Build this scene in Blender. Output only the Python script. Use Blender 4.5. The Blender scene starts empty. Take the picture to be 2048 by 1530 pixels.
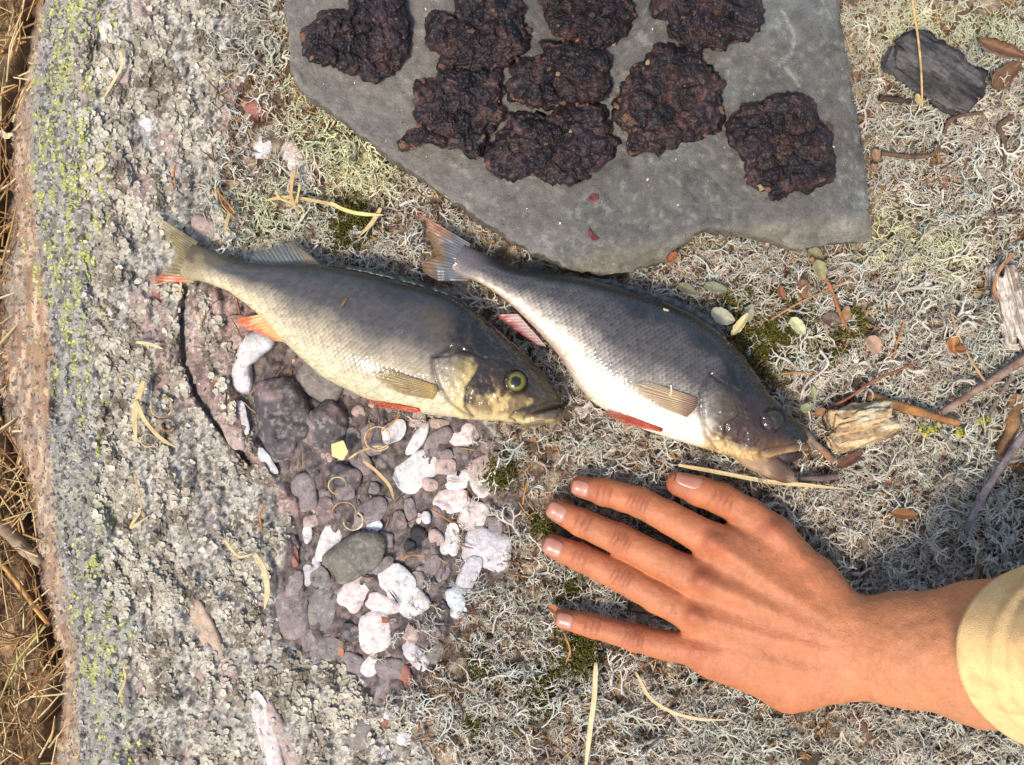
import bpy, math, random
import numpy as np

# ------------------------------------------------------------------ camera, sky, sun, exposure
D = 0.51                     # camera height above the turf (m)
S = 0.59 / 2048.0            # metres per photo pixel on the z = 0 plane
scene = bpy.context.scene
cam_data = bpy.data.cameras.new('camera')
cam_data.sensor_fit = 'HORIZONTAL'; cam_data.sensor_width = 36.0
cam_data.lens = 36.0 * D / 0.59
cam_data.clip_start = 0.01; cam_data.clip_end = 100.0
cam = bpy.data.objects.new('camera', cam_data)
scene.collection.objects.link(cam)
cam.location = (0, 0, D); cam.rotation_euler = (0, 0, 0)
scene.camera = cam

SUN_EL = math.radians(61); SUN_AZ = np.array([-0.60, -0.80])      # horizontal direction towards the sun
world = bpy.data.worlds.new('World'); scene.world = world; world.use_nodes = True
wn = world.node_tree.nodes; wl = world.node_tree.links
sky = wn.new('ShaderNodeTexSky'); sky.sky_type = 'NISHITA'; sky.sun_disc = False
sky.sun_elevation = SUN_EL; sky.sun_rotation = math.atan2(SUN_AZ[0], SUN_AZ[1])
sky.dust_density = 2.0
wn['Background'].inputs['Strength'].default_value = 0.15
wl.new(sky.outputs['Color'], wn['Background'].inputs['Color'])
sun_data = bpy.data.lights.new('sun', 'SUN'); sun_data.energy = 2.3; sun_data.angle = math.radians(12.0)
sun_data.color = (1.0, 0.91, 0.77)
sun = bpy.data.objects.new('sun', sun_data); scene.collection.objects.link(sun)
sd = np.array([SUN_AZ[0] * math.cos(SUN_EL), SUN_AZ[1] * math.cos(SUN_EL), math.sin(SUN_EL)])
from mathutils import Vector
sun.rotation_euler = Vector(sd).to_track_quat('Z', 'Y').to_euler()
sun.location = (-0.6, -0.8, 1.5)
scene.view_settings.view_transform = 'Standard'; scene.view_settings.look = 'None'
scene.view_settings.gamma = 1.0; scene.view_settings.use_curve_mapping = False
scene.view_settings.exposure = 0.74

rng = np.random.default_rng(7); random.seed(7)
COL = scene.collection

# ------------------------------------------------------------------ helpers
def lin(r, g, b):
    c = np.array([r, g, b], float) / 255.0
    return np.where(c <= 0.04045, c / 12.92, ((c + 0.055) / 1.055) ** 2.4)

def P(px, py, z=0.0):
    """photo pixel + height -> metres"""
    px = np.asarray(px, float); py = np.asarray(py, float); z = np.asarray(z, float)
    f = (D - z) / D
    return np.stack(np.broadcast_arrays((px - 1024) * S * f, (765 - py) * S * f, z), -1)

def app(V):
    f = D / (D - V[:, 2])
    return 1024 + V[:, 0] * f / S, 765 - V[:, 1] * f / S

def _h(ix, iy, iz, seed):
    h = (ix.astype(np.int64) * 374761393 + iy.astype(np.int64) * 668265263 + iz.astype(np.int64) * 2147483647 + seed * 1274126177) & 0xffffffff
    h = ((h ^ (h >> 13)) * 1274126177) & 0xffffffff
    h = ((h ^ (h >> 16)) * 2246822519) & 0xffffffff
    return ((h ^ (h >> 15)) & 0xffffff) / float(0xffffff)

def noise(x, y, z=0.0, seed=0):
    x, y, z = np.broadcast_arrays(np.asarray(x, float), np.asarray(y, float), np.asarray(z, float))
    ix, iy, iz = np.floor(x), np.floor(y), np.floor(z)
    fx, fy, fz = x - ix, y - iy, z - iz
    ux, uy, uz = [t * t * t * (t * (t * 6 - 15) + 10) for t in (fx, fy, fz)]
    r = 0
    flat = not np.any(z)
    for dz in ((0,) if flat else (0, 1)):
        for dy in (0, 1):
            for dx in (0, 1):
                w = (ux if dx else 1 - ux) * (uy if dy else 1 - uy) * (1 if flat else (uz if dz else 1 - uz))
                r = r + w * _h(ix + dx, iy + dy, iz + dz, seed)
    return r * 2 - 1

def fbm(x, y, z=0.0, seed=0, oct=4, gain=0.5):
    a, s, f = 1.0, 0.0, 1.0
    for i in range(oct):
        s = s + a * noise(np.asarray(x) * f, np.asarray(y) * f, np.asarray(z) * f, seed + i * 17); a *= gain; f *= 2.03
    return s

def sstep(a, b, x):
    t = np.clip((x - a) / (b - a), 0, 1); return t * t * (3 - 2 * t)

def poly_sd(pts, x, y):
    """signed distance to a polygon (negative inside), same units as the points"""
    pts = np.asarray(pts, float); x = np.asarray(x, float); y = np.asarray(y, float)
    d = np.full(x.shape, 1e18); s = np.ones(x.shape)
    n = len(pts); j = n - 1
    for i in range(n):
        ex, ey = pts[j] - pts[i]
        wx, wy = x - pts[i, 0], y - pts[i, 1]
        t = np.clip((wx * ex + wy * ey) / max(ex * ex + ey * ey, 1e-12), 0, 1)
        d = np.minimum(d, (wx - ex * t) ** 2 + (wy - ey * t) ** 2)
        c1 = y >= pts[i, 1]; c2 = y < pts[j, 1]; c3 = ex * wy > ey * wx
        flip = (c1 & c2 & c3) | (~c1 & ~c2 & ~c3)
        s = np.where(flip, -s, s); j = i
    return s * np.sqrt(d)

def line_d(pts, x, y):
    pts = np.asarray(pts, float); d = np.full(np.shape(x), 1e18)
    for a, b in zip(pts[:-1], pts[1:]):
        e = b - a; wx, wy = x - a[0], y - a[1]
        t = np.clip((wx * e[0] + wy * e[1]) / max(e @ e, 1e-12), 0, 1)
        d = np.minimum(d, (wx - e[0] * t) ** 2 + (wy - e[1] * t) ** 2)
    return np.sqrt(d)

def catmull(pts, n, closed=False):
    pts = np.asarray(pts, float)
    if closed: q = np.vstack([pts[-1:], pts, pts[:2]])
    else: q = np.vstack([2 * pts[0] - pts[1], pts, 2 * pts[-1] - pts[-2]])
    m = len(pts) if closed else len(pts) - 1
    out = []
    tt = np.linspace(0, m, n, endpoint=not closed)
    for t in tt:
        i = min(int(t), m - 1); f = t - i
        p0, p1, p2, p3 = q[i], q[i + 1], q[i + 2], q[i + 3]
        out.append(0.5 * (2 * p1 + (p2 - p0) * f + (2 * p0 - 5 * p1 + 4 * p2 - p3) * f * f + (3 * p1 - p0 - 3 * p2 + p3) * f ** 3))
    return np.array(out)

def resample(pts, n, closed=False):
    pts = np.asarray(pts, float)
    if closed: pts = np.vstack([pts, pts[:1]])
    L = np.r_[0, np.cumsum(np.linalg.norm(np.diff(pts, axis=0), axis=1))]
    t = np.linspace(0, L[-1], n, endpoint=not closed)
    return np.stack([np.interp(t, L, pts[:, k]) for k in range(pts.shape[1])], 1)

def star(out, c):
    """keep an outline star shaped about c so that rings drawn towards c never fold over"""
    d = out - c; a = np.unwrap(np.arctan2(d[:, 1], d[:, 0])); r = np.hypot(d[:, 0], d[:, 1]); sg = np.sign(a[-1] - a[0]); a = np.maximum.accumulate(a * sg)
    w = a[0] + 2 * np.pi; a = np.minimum(a + np.arange(len(a)) * 1e-5, w - 1e-4 * np.arange(len(a), 0, -1) / len(a)) * sg
    return c + np.stack([r * np.cos(a), r * np.sin(a)], 1)

def grid_faces(n, m, closed_n=False, closed_m=False):
    i = np.arange(n if closed_n else n - 1); j = np.arange(m if closed_m else m - 1)
    I, J = np.meshgrid(i, j, indexing='ij'); I2 = (I + 1) % n; J2 = (J + 1) % m
    return np.stack([I * m + J, I2 * m + J, I2 * m + J2, I * m + J2], -1).reshape(-1, 4)

def mesh(name, V, F, col=None, smooth=True):
    V = np.ascontiguousarray(V, np.float32)
    me = bpy.data.meshes.new(name)
    Fs = [np.asarray(f, np.int32) for f in (F if isinstance(F, list) else [F]) if len(f)]
    me.vertices.add(len(V)); me.vertices.foreach_set('co', V.ravel())
    loops = np.concatenate([f.ravel() for f in Fs])
    counts = np.concatenate([np.full(len(f), f.shape[1], np.int32) for f in Fs])
    starts = np.r_[0, np.cumsum(counts)[:-1]].astype(np.int32)
    me.loops.add(len(loops)); me.loops.foreach_set('vertex_index', loops)
    me.polygons.add(len(counts)); me.polygons.foreach_set('loop_start', starts)
    me.polygons.foreach_set('use_smooth', np.full(len(counts), smooth))
    me.update(calc_edges=True)
    if col is not None:
        col = np.asarray(col, np.float32); c = np.ones((len(V), 4), np.float32)
        if col.ndim == 2 and col.shape[1] == 4: c[:] = col
        else: c[:, :3] = np.broadcast_to(col, (len(V), 3))
        a = me.color_attributes.new('Col', 'FLOAT_COLOR', 'POINT'); a.data.foreach_set('color', c.ravel())
    return me

def obj(name, V, F, mat, col=None, parent=None, smooth=True, base=None):
    V = np.asarray(V, float)
    if base is None:
        base = np.array([*(V.min(0)[:2] + V.max(0)[:2]) / 2, V[:, 2].min()])
    o = None
    if parent is not None:
        me = mesh(name, V - wloc(parent), F, col, smooth); o = bpy.data.objects.new(name, me); COL.objects.link(o); o.parent = parent
        o['wl'] = list(map(float, wloc(parent)))
    else:
        me = mesh(name, V - base, F, col, smooth); o = bpy.data.objects.new(name, me); COL.objects.link(o); o.location = base
        o['wl'] = list(map(float, base))
    me.materials.append(mat)
    return o

def wloc(o): return np.array(o['wl'])

def thing(name, base, label, cat, group=None):
    o = bpy.data.objects.new(name, None); COL.objects.link(o); o.location = base; o.empty_display_size = 0.01
    o['wl'] = list(map(float, base)); tag(o, label, cat, group); return o

def tag(o, label, cat, group=None):
    o['label'] = label; o['category'] = cat
    if group: o['group'] = group
    return o

def structure(o): o['kind'] = 'structure'; return o
def stuff(o, label, cat):
    o['kind'] = 'stuff'
    if label: o['label'] = label; o['category'] = cat
    return o

def vmat(name, rough=0.8, nscale=400.0, namt=0.3, bump=0.3, bscale=None, bdist=0.001, sss=0.0, sssr=(0.004, 0.0015, 0.0008), spec=0.4, coat=0.0, coatr=0.15,
         detail=4.0, rvar=0.0, trans=0.0, stretch=None, metal=0.0, inst=False, alpha=False, n2=None):
    m = bpy.data.materials.new(name); m.use_nodes = True
    n, l = m.node_tree.nodes, m.node_tree.links
    b = n['Principled BSDF']
    at = n.new('ShaderNodeAttribute'); at.attribute_name = 'Col'
    tc = n.new('ShaderNodeTexCoord'); co = tc.outputs['Object']
    if stretch:
        mp = n.new('ShaderNodeMapping'); mp.inputs['Scale'].default_value = stretch; l.new(co, mp.inputs['Vector']); co = mp.outputs['Vector']
    nz = n.new('ShaderNodeTexNoise'); nz.inputs['Scale'].default_value = nscale; nz.inputs['Detail'].default_value = detail; nz.inputs['Roughness'].default_value = 0.6
    l.new(co, nz.inputs['Vector'])
    mr = n.new('ShaderNodeMapRange'); mr.inputs['From Min'].default_value = 0.25; mr.inputs['From Max'].default_value = 0.75
    mr.inputs['To Min'].default_value = 1 - namt; mr.inputs['To Max'].default_value = 1 + namt
    l.new(nz.outputs['Fac'], mr.inputs['Value'])
    fac = mr.outputs['Result']
    if n2:
        z2 = n.new('ShaderNodeTexNoise'); z2.inputs['Scale'].default_value = n2[0]; z2.inputs['Detail'].default_value = 8.0; z2.inputs['Roughness'].default_value = 0.65; z2.inputs['Distortion'].default_value = 0.6; l.new(co, z2.inputs['Vector'])
        m3 = n.new('ShaderNodeMapRange'); m3.inputs['From Min'].default_value = 0.32; m3.inputs['From Max'].default_value = 0.68; m3.inputs['To Min'].default_value = 1 - n2[1]; m3.inputs['To Max'].default_value = 1 + n2[1]
        l.new(z2.outputs['Fac'], m3.inputs['Value']); mu = n.new('ShaderNodeMath'); mu.operation = 'MULTIPLY'; l.new(fac, mu.inputs[0]); l.new(m3.outputs['Result'], mu.inputs[1]); fac = mu.outputs[0]
    mx = n.new('ShaderNodeVectorMath'); mx.operation = 'SCALE'
    l.new(at.outputs['Color'], mx.inputs[0]); l.new(fac, mx.inputs['Scale'])
    if inst:
        ai = n.new('ShaderNodeAttribute'); ai.attribute_type = 'INSTANCER'; ai.attribute_name = 'icol'
        mm = n.new('ShaderNodeVectorMath'); mm.operation = 'MULTIPLY'; l.new(mx.outputs['Vector'], mm.inputs[0]); l.new(ai.outputs['Color'], mm.inputs[1]); mx = mm
    l.new(mx.outputs['Vector'], b.inputs['Base Color'])
    b.inputs['Roughness'].default_value = rough; b.inputs['Specular IOR Level'].default_value = spec
    b.inputs['Metallic'].default_value = metal
    if rvar:
        m2 = n.new('ShaderNodeMapRange'); m2.inputs['From Min'].default_value = 0.3; m2.inputs['From Max'].default_value = 0.7
        m2.inputs['To Min'].default_value = max(rough - rvar, 0.02); m2.inputs['To Max'].default_value = min(rough + rvar, 1)
        l.new(nz.outputs['Fac'], m2.inputs['Value']); l.new(m2.outputs['Result'], b.inputs['Roughness'])
    if bump:
        nb = n.new('ShaderNodeTexNoise'); nb.inputs['Scale'].default_value = bscale or nscale * 1.7; nb.inputs['Detail'].default_value = 5.0
        l.new(co, nb.inputs['Vector'])
        bp = n.new('ShaderNodeBump'); bp.inputs['Strength'].default_value = bump; bp.inputs['Distance'].default_value = bdist
        l.new(nb.outputs['Fac'], bp.inputs['Height']); l.new(bp.outputs['Normal'], b.inputs['Normal'])
    if sss:
        b.inputs['Subsurface Weight'].default_value = sss; b.inputs['Subsurface Radius'].default_value = sssr; b.inputs['Subsurface Scale'].default_value = 1.0
    if coat:
        b.inputs['Coat Weight'].default_value = coat; b.inputs['Coat Roughness'].default_value = coatr
    if alpha:
        out = n['Material Output']; tp = n.new('ShaderNodeBsdfTransparent'); ma = n.new('ShaderNodeMixShader'); l.new(at.outputs['Alpha'], ma.inputs['Fac'])
        l.new(tp.outputs[0], ma.inputs[1]); l.new(b.outputs[0], ma.inputs[2]); l.new(ma.outputs[0], out.inputs['Surface'])
    if trans:
        out = n['Material Output']; t = n.new('ShaderNodeBsdfTranslucent'); ms = n.new('ShaderNodeMixShader'); ms.inputs['Fac'].default_value = trans
        l.new(mx.outputs['Vector'], t.inputs['Color']); l.new(b.outputs[0], ms.inputs[1]); l.new(t.outputs[0], ms.inputs[2]); l.new(ms.outputs[0], out.inputs['Surface'])
    return m

M = dict(
    rock=vmat('bedrock_lichen', 0.9, 900, 0.5, 0.6, 1100, 0.001, detail=6),
    soil=vmat('litter_soil', 0.95, 500, 0.55, 0.8, 700, 0.002, n2=(38, 0.35)),
    stone=vmat('pebble_stone', 0.7, 900, 0.25, 0.6, 700, 0.0008, rvar=0.2, n2=(170, 0.3)),
    slab=vmat('slate_slab', 0.68, 900, 0.28, 0.7, 1300, 0.0008, rvar=0.12, detail=8, n2=(200, 0.26)),
    lichen=vmat('reindeer_lichen', 0.9, 900, 0.18, 0.0, spec=0.15, trans=0.15),
    turf=vmat('lichen_turf', 0.9, 900, 0.18, 0.0, spec=0.15, trans=0.15, inst=True),
    crust=vmat('crust_lichen', 0.95, 900, 0.3, 0.0, spec=0.1),
    moss=vmat('moss', 0.8, 600, 0.3, 0.0, trans=0.25),
    straw=vmat('dry_straw', 0.6, 500, 0.2, 0.2, 1200, 0.0003, trans=0.2),
    leaf=vmat('leaf', 0.6, 420, 0.2, 0.35, 600, 0.0006, trans=0.2),
    bark=vmat('bark', 0.85, 600, 0.35, 0.6, 800, 0.001),
    wood=vmat('wood', 0.85, 500, 0.4, 0.8, 500, 0.0012),
    patty=vmat('dried_patty', 0.55, 420, 0.3, 0.45, 800, 0.0006, rvar=0.15, spec=0.3, n2=(180, 0.4)),
    crumb=vmat('crumb', 0.75, 700, 0.3, 0.5, 900, 0.0006),
    fish=vmat('fish_skin', 0.62, 900, 0.14, 0.2, 1300, 0.0003, spec=0.3, coat=0.8, coatr=0.08),
    fin=vmat('fin', 0.4, 900, 0.15, 0.15, 1500, 0.0002, coat=0.2, alpha=True),
    eye=vmat('fish_eye', 0.4, 900, 0.12, 0.0, spec=0.2, coat=0.6, coatr=0.04),
    skin=vmat('skin', 0.52, 420, 0.13, 0.75, 1000, 0.0005, detail=8, n2=(48, 0.13), sss=0.12, sssr=(0.0035, 0.0013, 0.0007), spec=0.35),
    nail=vmat('fingernail', 0.3, 800, 0.06, 0.05, 1200, 0.0002, spec=0.5),
    cloth=vmat('sleeve_cloth', 0.95, 1500, 0.2, 0.7, 1800, 0.0007, spec=0.1, n2=(70, 0.1)),
)

# ------------------------------------------------------------------ terrain height (over photo pixels)
FACE_T = np.array([(-2000, 120), (0, 92), (150, 70), (300, 62), (500, 80), (700, 108), (900, 100), (1100, 118), (1300, 152), (1530, 160), (3500, 160)], float)
FACE_B = np.array([(-2000, 60), (0, 76), (130, 58), (230, 30), (400, 16), (520, 6), (700, -12), (830, 10), (950, 50), (1100, 72), (1250, 100), (1350, 132), (1450, 118), (1530, 105), (3500, 100)], float)
ROCK = [(-200, -900), (600, -900), (575, -60), (565, 40), (530, 110), (480, 180), (450, 300), (440, 400), (520, 470), (640, 500), (760, 560), (860, 700), (1000, 850), (1035, 930), (1050, 1060), (1010, 1140),
        (960, 1210), (900, 1290), (860, 1370), (850, 1450), (880, 1560), (900, 2500), (-200, 2500)]
PEBB = [(400, 560), (470, 540), (560, 580), (640, 680), (760, 790), (960, 840), (1040, 900), (1055, 1050), (1010, 1150), (960, 1230), (880, 1290), (850, 1420), (760, 1420), (690, 1330), (560, 1290), (545, 1150), (590, 1040), (540, 960), (440, 850), (380, 740), (372, 640)]
CRACK = [(372, 575), (362, 640), (366, 720), (392, 790), (432, 850), (500, 925)]
REDROCK = [(376, 590), (430, 556), (520, 585), (570, 640), (560, 690), (480, 705), (468, 770), (500, 850), (560, 950), (605, 1000), (600, 1060), (590, 1040), (520, 950), (440, 850), (395, 770), (372, 690)]

def Z(u, v, rock_only=False):
    u = np.asarray(u, float); v = np.asarray(v, float)
    x, y = u * S, v * S
    z = 0.0025 * fbm(x * 22, y * 22, seed=3, oct=3)
    rd = poly_sd(ROCK, u, v)
    rk = sstep(20, -40, rd)
    z = z + rk * (0.002 + 0.0028 * fbm(x * 60, y * 34, seed=11, oct=4) + 0.0022 * np.abs(fbm(x * 110, y * 50, seed=12, oct=3)))
    pd = poly_sd(PEBB, u, v)
    z = z - 0.001 * sstep(30, -30, pd)
    rr = poly_sd(REDROCK, u, v)
    z = z + 0.0065 * sstep(6, -22, rr)
    cd = line_d(CRACK, u, v)
    z = z - 0.009 * np.exp(-(cd / (6.0 + 2.5 * noise(v * 0.02, 0.3, seed=8))) ** 2)
    # ledge to the left: rounded shoulder, sloping face, lower ground
    ft = np.interp(v, FACE_T[:, 0], FACE_T[:, 1]); fb = np.interp(v, FACE_B[:, 0], FACE_B[:, 1])
    ft = ft + 16 * noise(v * 0.012, 0.5, seed=5) + 7 * noise(v * 0.05, 0.5, seed=9); fb = fb + 10 * noise(v * 0.03, 0.5, seed=6) + 5 * noise(v * 0.09, 0.5, seed=7)
    z = z - 0.012 * sstep(ft + 90, ft, u) - 0.05 * sstep(ft + 8, fb - 6, u)
    return z - (0.04 * sstep(fb + 6, fb - 10, u) if rock_only else 0)

# ------------------------------------------------------------------ large structure: ground sheet and bedrock ledge
def axis(lo, hi, step, far, n):
    g = np.geomspace(step, far, n)
    return np.r_[(lo - np.cumsum(g))[::-1], np.arange(lo, hi + step, step), hi + np.cumsum(g)]

FOOT = []            # (polygon, height of what presses the turf) filled later for hand, fish, slab
SLAB = [(560, -700), (566, -200), (570, -20), (574, 60), (582, 140), (602, 178), (640, 205), (690, 243), (742, 283), (790, 320), (838, 352), (888, 388), (940, 424), (990, 455), (1050, 492), (1100, 515), (1140, 537), (1190, 548), (1240, 546), (1290, 533),
        (1330, 515), (1365, 490), (1392, 468), (1418, 458), (1460, 462), (1500, 474), (1550, 484), (1592, 501), (1615, 500), (1650, 490), (1700, 485), (1737, 482), (1741, 450), (1736, 400), (1729, 340), (1720, 285), (1714, 240), (1706, 190), (1700, 140), (1688, 95), (1682, 40), (1676, -40), (1670, -300), (1640, -700)]

def build_ground():
    us = axis(-120, 2170, 9, 2600, 22); vs = axis(-120, 1650, 9, 2600, 22)
    U, Vv = np.meshgrid(us, vs, indexing='ij'); u, v = U.ravel(), Vv.ravel()
    rd = poly_sd(ROCK, u, v)
    ft = np.interp(v, FACE_B[:, 0], FACE_B[:, 1])
    left = sstep(ft + 10, ft - 40, u)
    z = Z(np.clip(u, -800, 3000), np.clip(v, -700, 2300)) - 0.018 * sstep(10, -60, rd) * (1 - left) + 0.002 * fbm(u * S * 150, v * S * 150, seed=21, oct=3)
    far = sstep(0, 3000, np.maximum(np.abs(u - 1024) - 1500, np.abs(v - 765) - 1200))
    z = z * (1 - far) - 0.02 * far
    V = P(u, v, z)
    x, y = V[:, 0], V[:, 1]
    near = 1 - sstep(150, 600, np.maximum(np.abs(u - 1024) - 1140, np.abs(v - 765) - 885))[:, None]
    n1 = fbm(x * 60, y * 60, seed=31)[:, None] * near; n2 = fbm(x * 220, y * 220, seed=32)[:, None] * near + 0.25 * (1 - near)
    col = lin(96, 83, 68) * (1 + 0.5 * n1) + lin(150, 134, 112) * np.clip(n2, 0, 1)
    lo = left[:, None]
    col = col * (1 - lo) + lo * (lin(124, 100, 72) * (1 + 0.4 * n1) + lin(150, 124, 84) * np.clip(n2, 0, 1) * 0.6)
    o = obj('ground', V, grid_faces(len(us), len(vs))[:, ::-1], M['soil'], np.clip(col, 0.01, 1), base=np.zeros(3)); structure(o)
    return o

def map_mask(u, v):
    """where yellow green map lichen grows, in streaks along the ledge"""
    x, y = u * S, v * S; ft = np.interp(v, FACE_T[:, 0], FACE_T[:, 1])
    band = np.exp(-((u - (ft + 62 + 22 * noise(v * 0.006, 0, seed=58))) / 60.0) ** 2)
    dens = 0.1 + 0.32 * sstep(620, 480, v) - 0.18 * sstep(760, 900, v) + 0.10 * sstep(1000, 1250, v) * sstep(1420, 1300, v)
    gl = sstep(0.10, 0.34, fbm(x * 300, y * 70, seed=59) * 0.8 + 0.6 * fbm(x * 900, y * 420, seed=60) + band * 0.85 - 1.02 + dens)
    gl = gl * (band > 0.1)
    return gl

def build_bedrock():
    us = np.arange(-70, 1090, 3.0)
    vs = np.r_[np.arange(-700, -60, 16), np.arange(-60, 1600, 3.0), np.arange(1600, 2300, 16)]
    U, Vv = np.meshgrid(us, vs, indexing='ij'); u, v = U.ravel(), Vv.ravel()
    rd = poly_sd(ROCK, u, v)
    z = Z(u, v, True)
    x, y = u * S, v * S
    lump = fbm(x * 260, y * 190, seed=41, oct=4)
    face = sstep(0.0, 1.0, (np.interp(v, FACE_T[:, 0], FACE_T[:, 1]) - u + 10) / 24)
    z = z + 0.0011 * lump * (1 - 0.6 * face) - 0.016 * sstep(-8, 34, rd)
    # rows of the sloping face are ridged along the ledge
    z = z + face * 0.0018 * fbm(x * 320, y * 40, seed=43, oct=3)
    V = P(u, v, z)
    # colour
    nA = fbm(x * 130, y * 90, seed=51); nB = fbm(x * 420, y * 330, seed=52); nC = fbm(x * 900, y * 800, seed=53, oct=2)
    base = lin(156, 148, 136)[None] * (1 + 0.22 * nA[:, None])
    dark = lin(72, 63, 56); pale = lin(196, 190, 176)
    m = sstep(0.05, 0.45, nB + 0.25 * nA)[:, None]; base = base * (1 - 0.75 * m) + 0.75 * dark * m
    m = sstep(0.25, 0.55, nC + 0.5 * fbm(x * 200, y * 200, seed=54))[:, None]; base = base * (1 - 0.7 * m) + 0.7 * pale * m
    # pink / mauve bare rock streaks
    m = sstep(0.45, 0.75, fbm(x * 60, y * 28, seed=55))[:, None]; base = base * (1 - 0.6 * m) + 0.6 * lin(150, 118, 112) * m
    # smoother blue grey rock along the ledge shoulder
    ft = np.interp(v, FACE_T[:, 0], FACE_T[:, 1])
    sh = (sstep(ft + 130, ft + 40, u + 30 * nA) * (1 - face))
    shc = lin(138, 134, 126)[None] * (1 + 0.35 * fbm(x * 330, y * 80, seed=56)[:, None])
    dk = sstep(0.1, 0.4, fbm(x * 420, y * 110, seed=57))[:, None]; shc = shc * (1 - 0.65 * dk) + 0.65 * lin(66, 62, 60) * dk
    base = base * (1 - 0.8 * sh[:, None]) + 0.8 * shc * sh[:, None]
    # yellow green map lichen in streaks along the ledge
    gl = map_mask(u, v)
    gcol = lin(152, 154, 92)[None] * (1 + 0.18 * nC[:, None])
    base = base * (1 - 0.6 * gl[:, None]) + 0.6 * gcol * gl[:, None]
    # pale green grey crust lower down
    pg = sstep(0.1, 0.4, fbm(x * 110, y * 80, seed=61)) * sstep(900, 1080, v) * sstep(330, 220, u) * (1 - face)
    base = base * (1 - 0.5 * pg[:, None]) + 0.5 * lin(150, 160, 128) * pg[:, None]
    # brown iron stained face
    fc = lin(150, 120, 94)[None] * (1 + 0.30 * fbm(x * 300, y * 50, seed=62)[:, None])
    g = sstep(0.0, 0.4, fbm(x * 240, y * 60, seed=63))[:, None]; fc = fc * (1 - 0.75 * g) + 0.75 * lin(146, 134, 122) * g
    g = sstep(0.3, 0.5, fbm(x * 300, y * 120, seed=64))[:, None]; fc = fc * (1 - 0.6 * g) + 0.6 * lin(206, 180, 148) * g
    base = base * (1 - face[:, None]) + fc * face[:, None]
    # matrix between the pebbles
    pd = poly_sd(PEBB, u, v); mt = sstep(14, -14, pd + 14 * nA)[:, None]
    mc = lin(100, 88, 83)[None] * (1 + 0.5 * nB[:, None]); base = base * (1 - mt) + mc * mt
    # pink block right of the crack
    rr = sstep(4, -8, poly_sd(REDROCK, u, v) + 6 * nB)[:, None]
    rc = lin(146, 120, 111)[None] * (1 + 0.2 * nA[:, None])
    k = sstep(0.1, 0.5, fbm(x * 220, y * 220, seed=66))[:, None]; rc = rc * (1 - 0.65 * k) + 0.65 * lin(78, 62, 60) * k
    k = sstep(0.5, 0.8, nC + 0.4 * nA)[:, None]; rc = rc * (1 - 0.6 * k) + 0.6 * lin(196, 192, 172) * k
    base = base * (1 - rr) + rc * rr
    o = obj('bedrock', V, grid_faces(len(us), len(vs))[:, ::-1], M['rock'], np.clip(base, 0.008, 0.9), base=np.zeros(3)); structure(o)
    return o

build_ground()
bedrock = build_bedrock()

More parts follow.
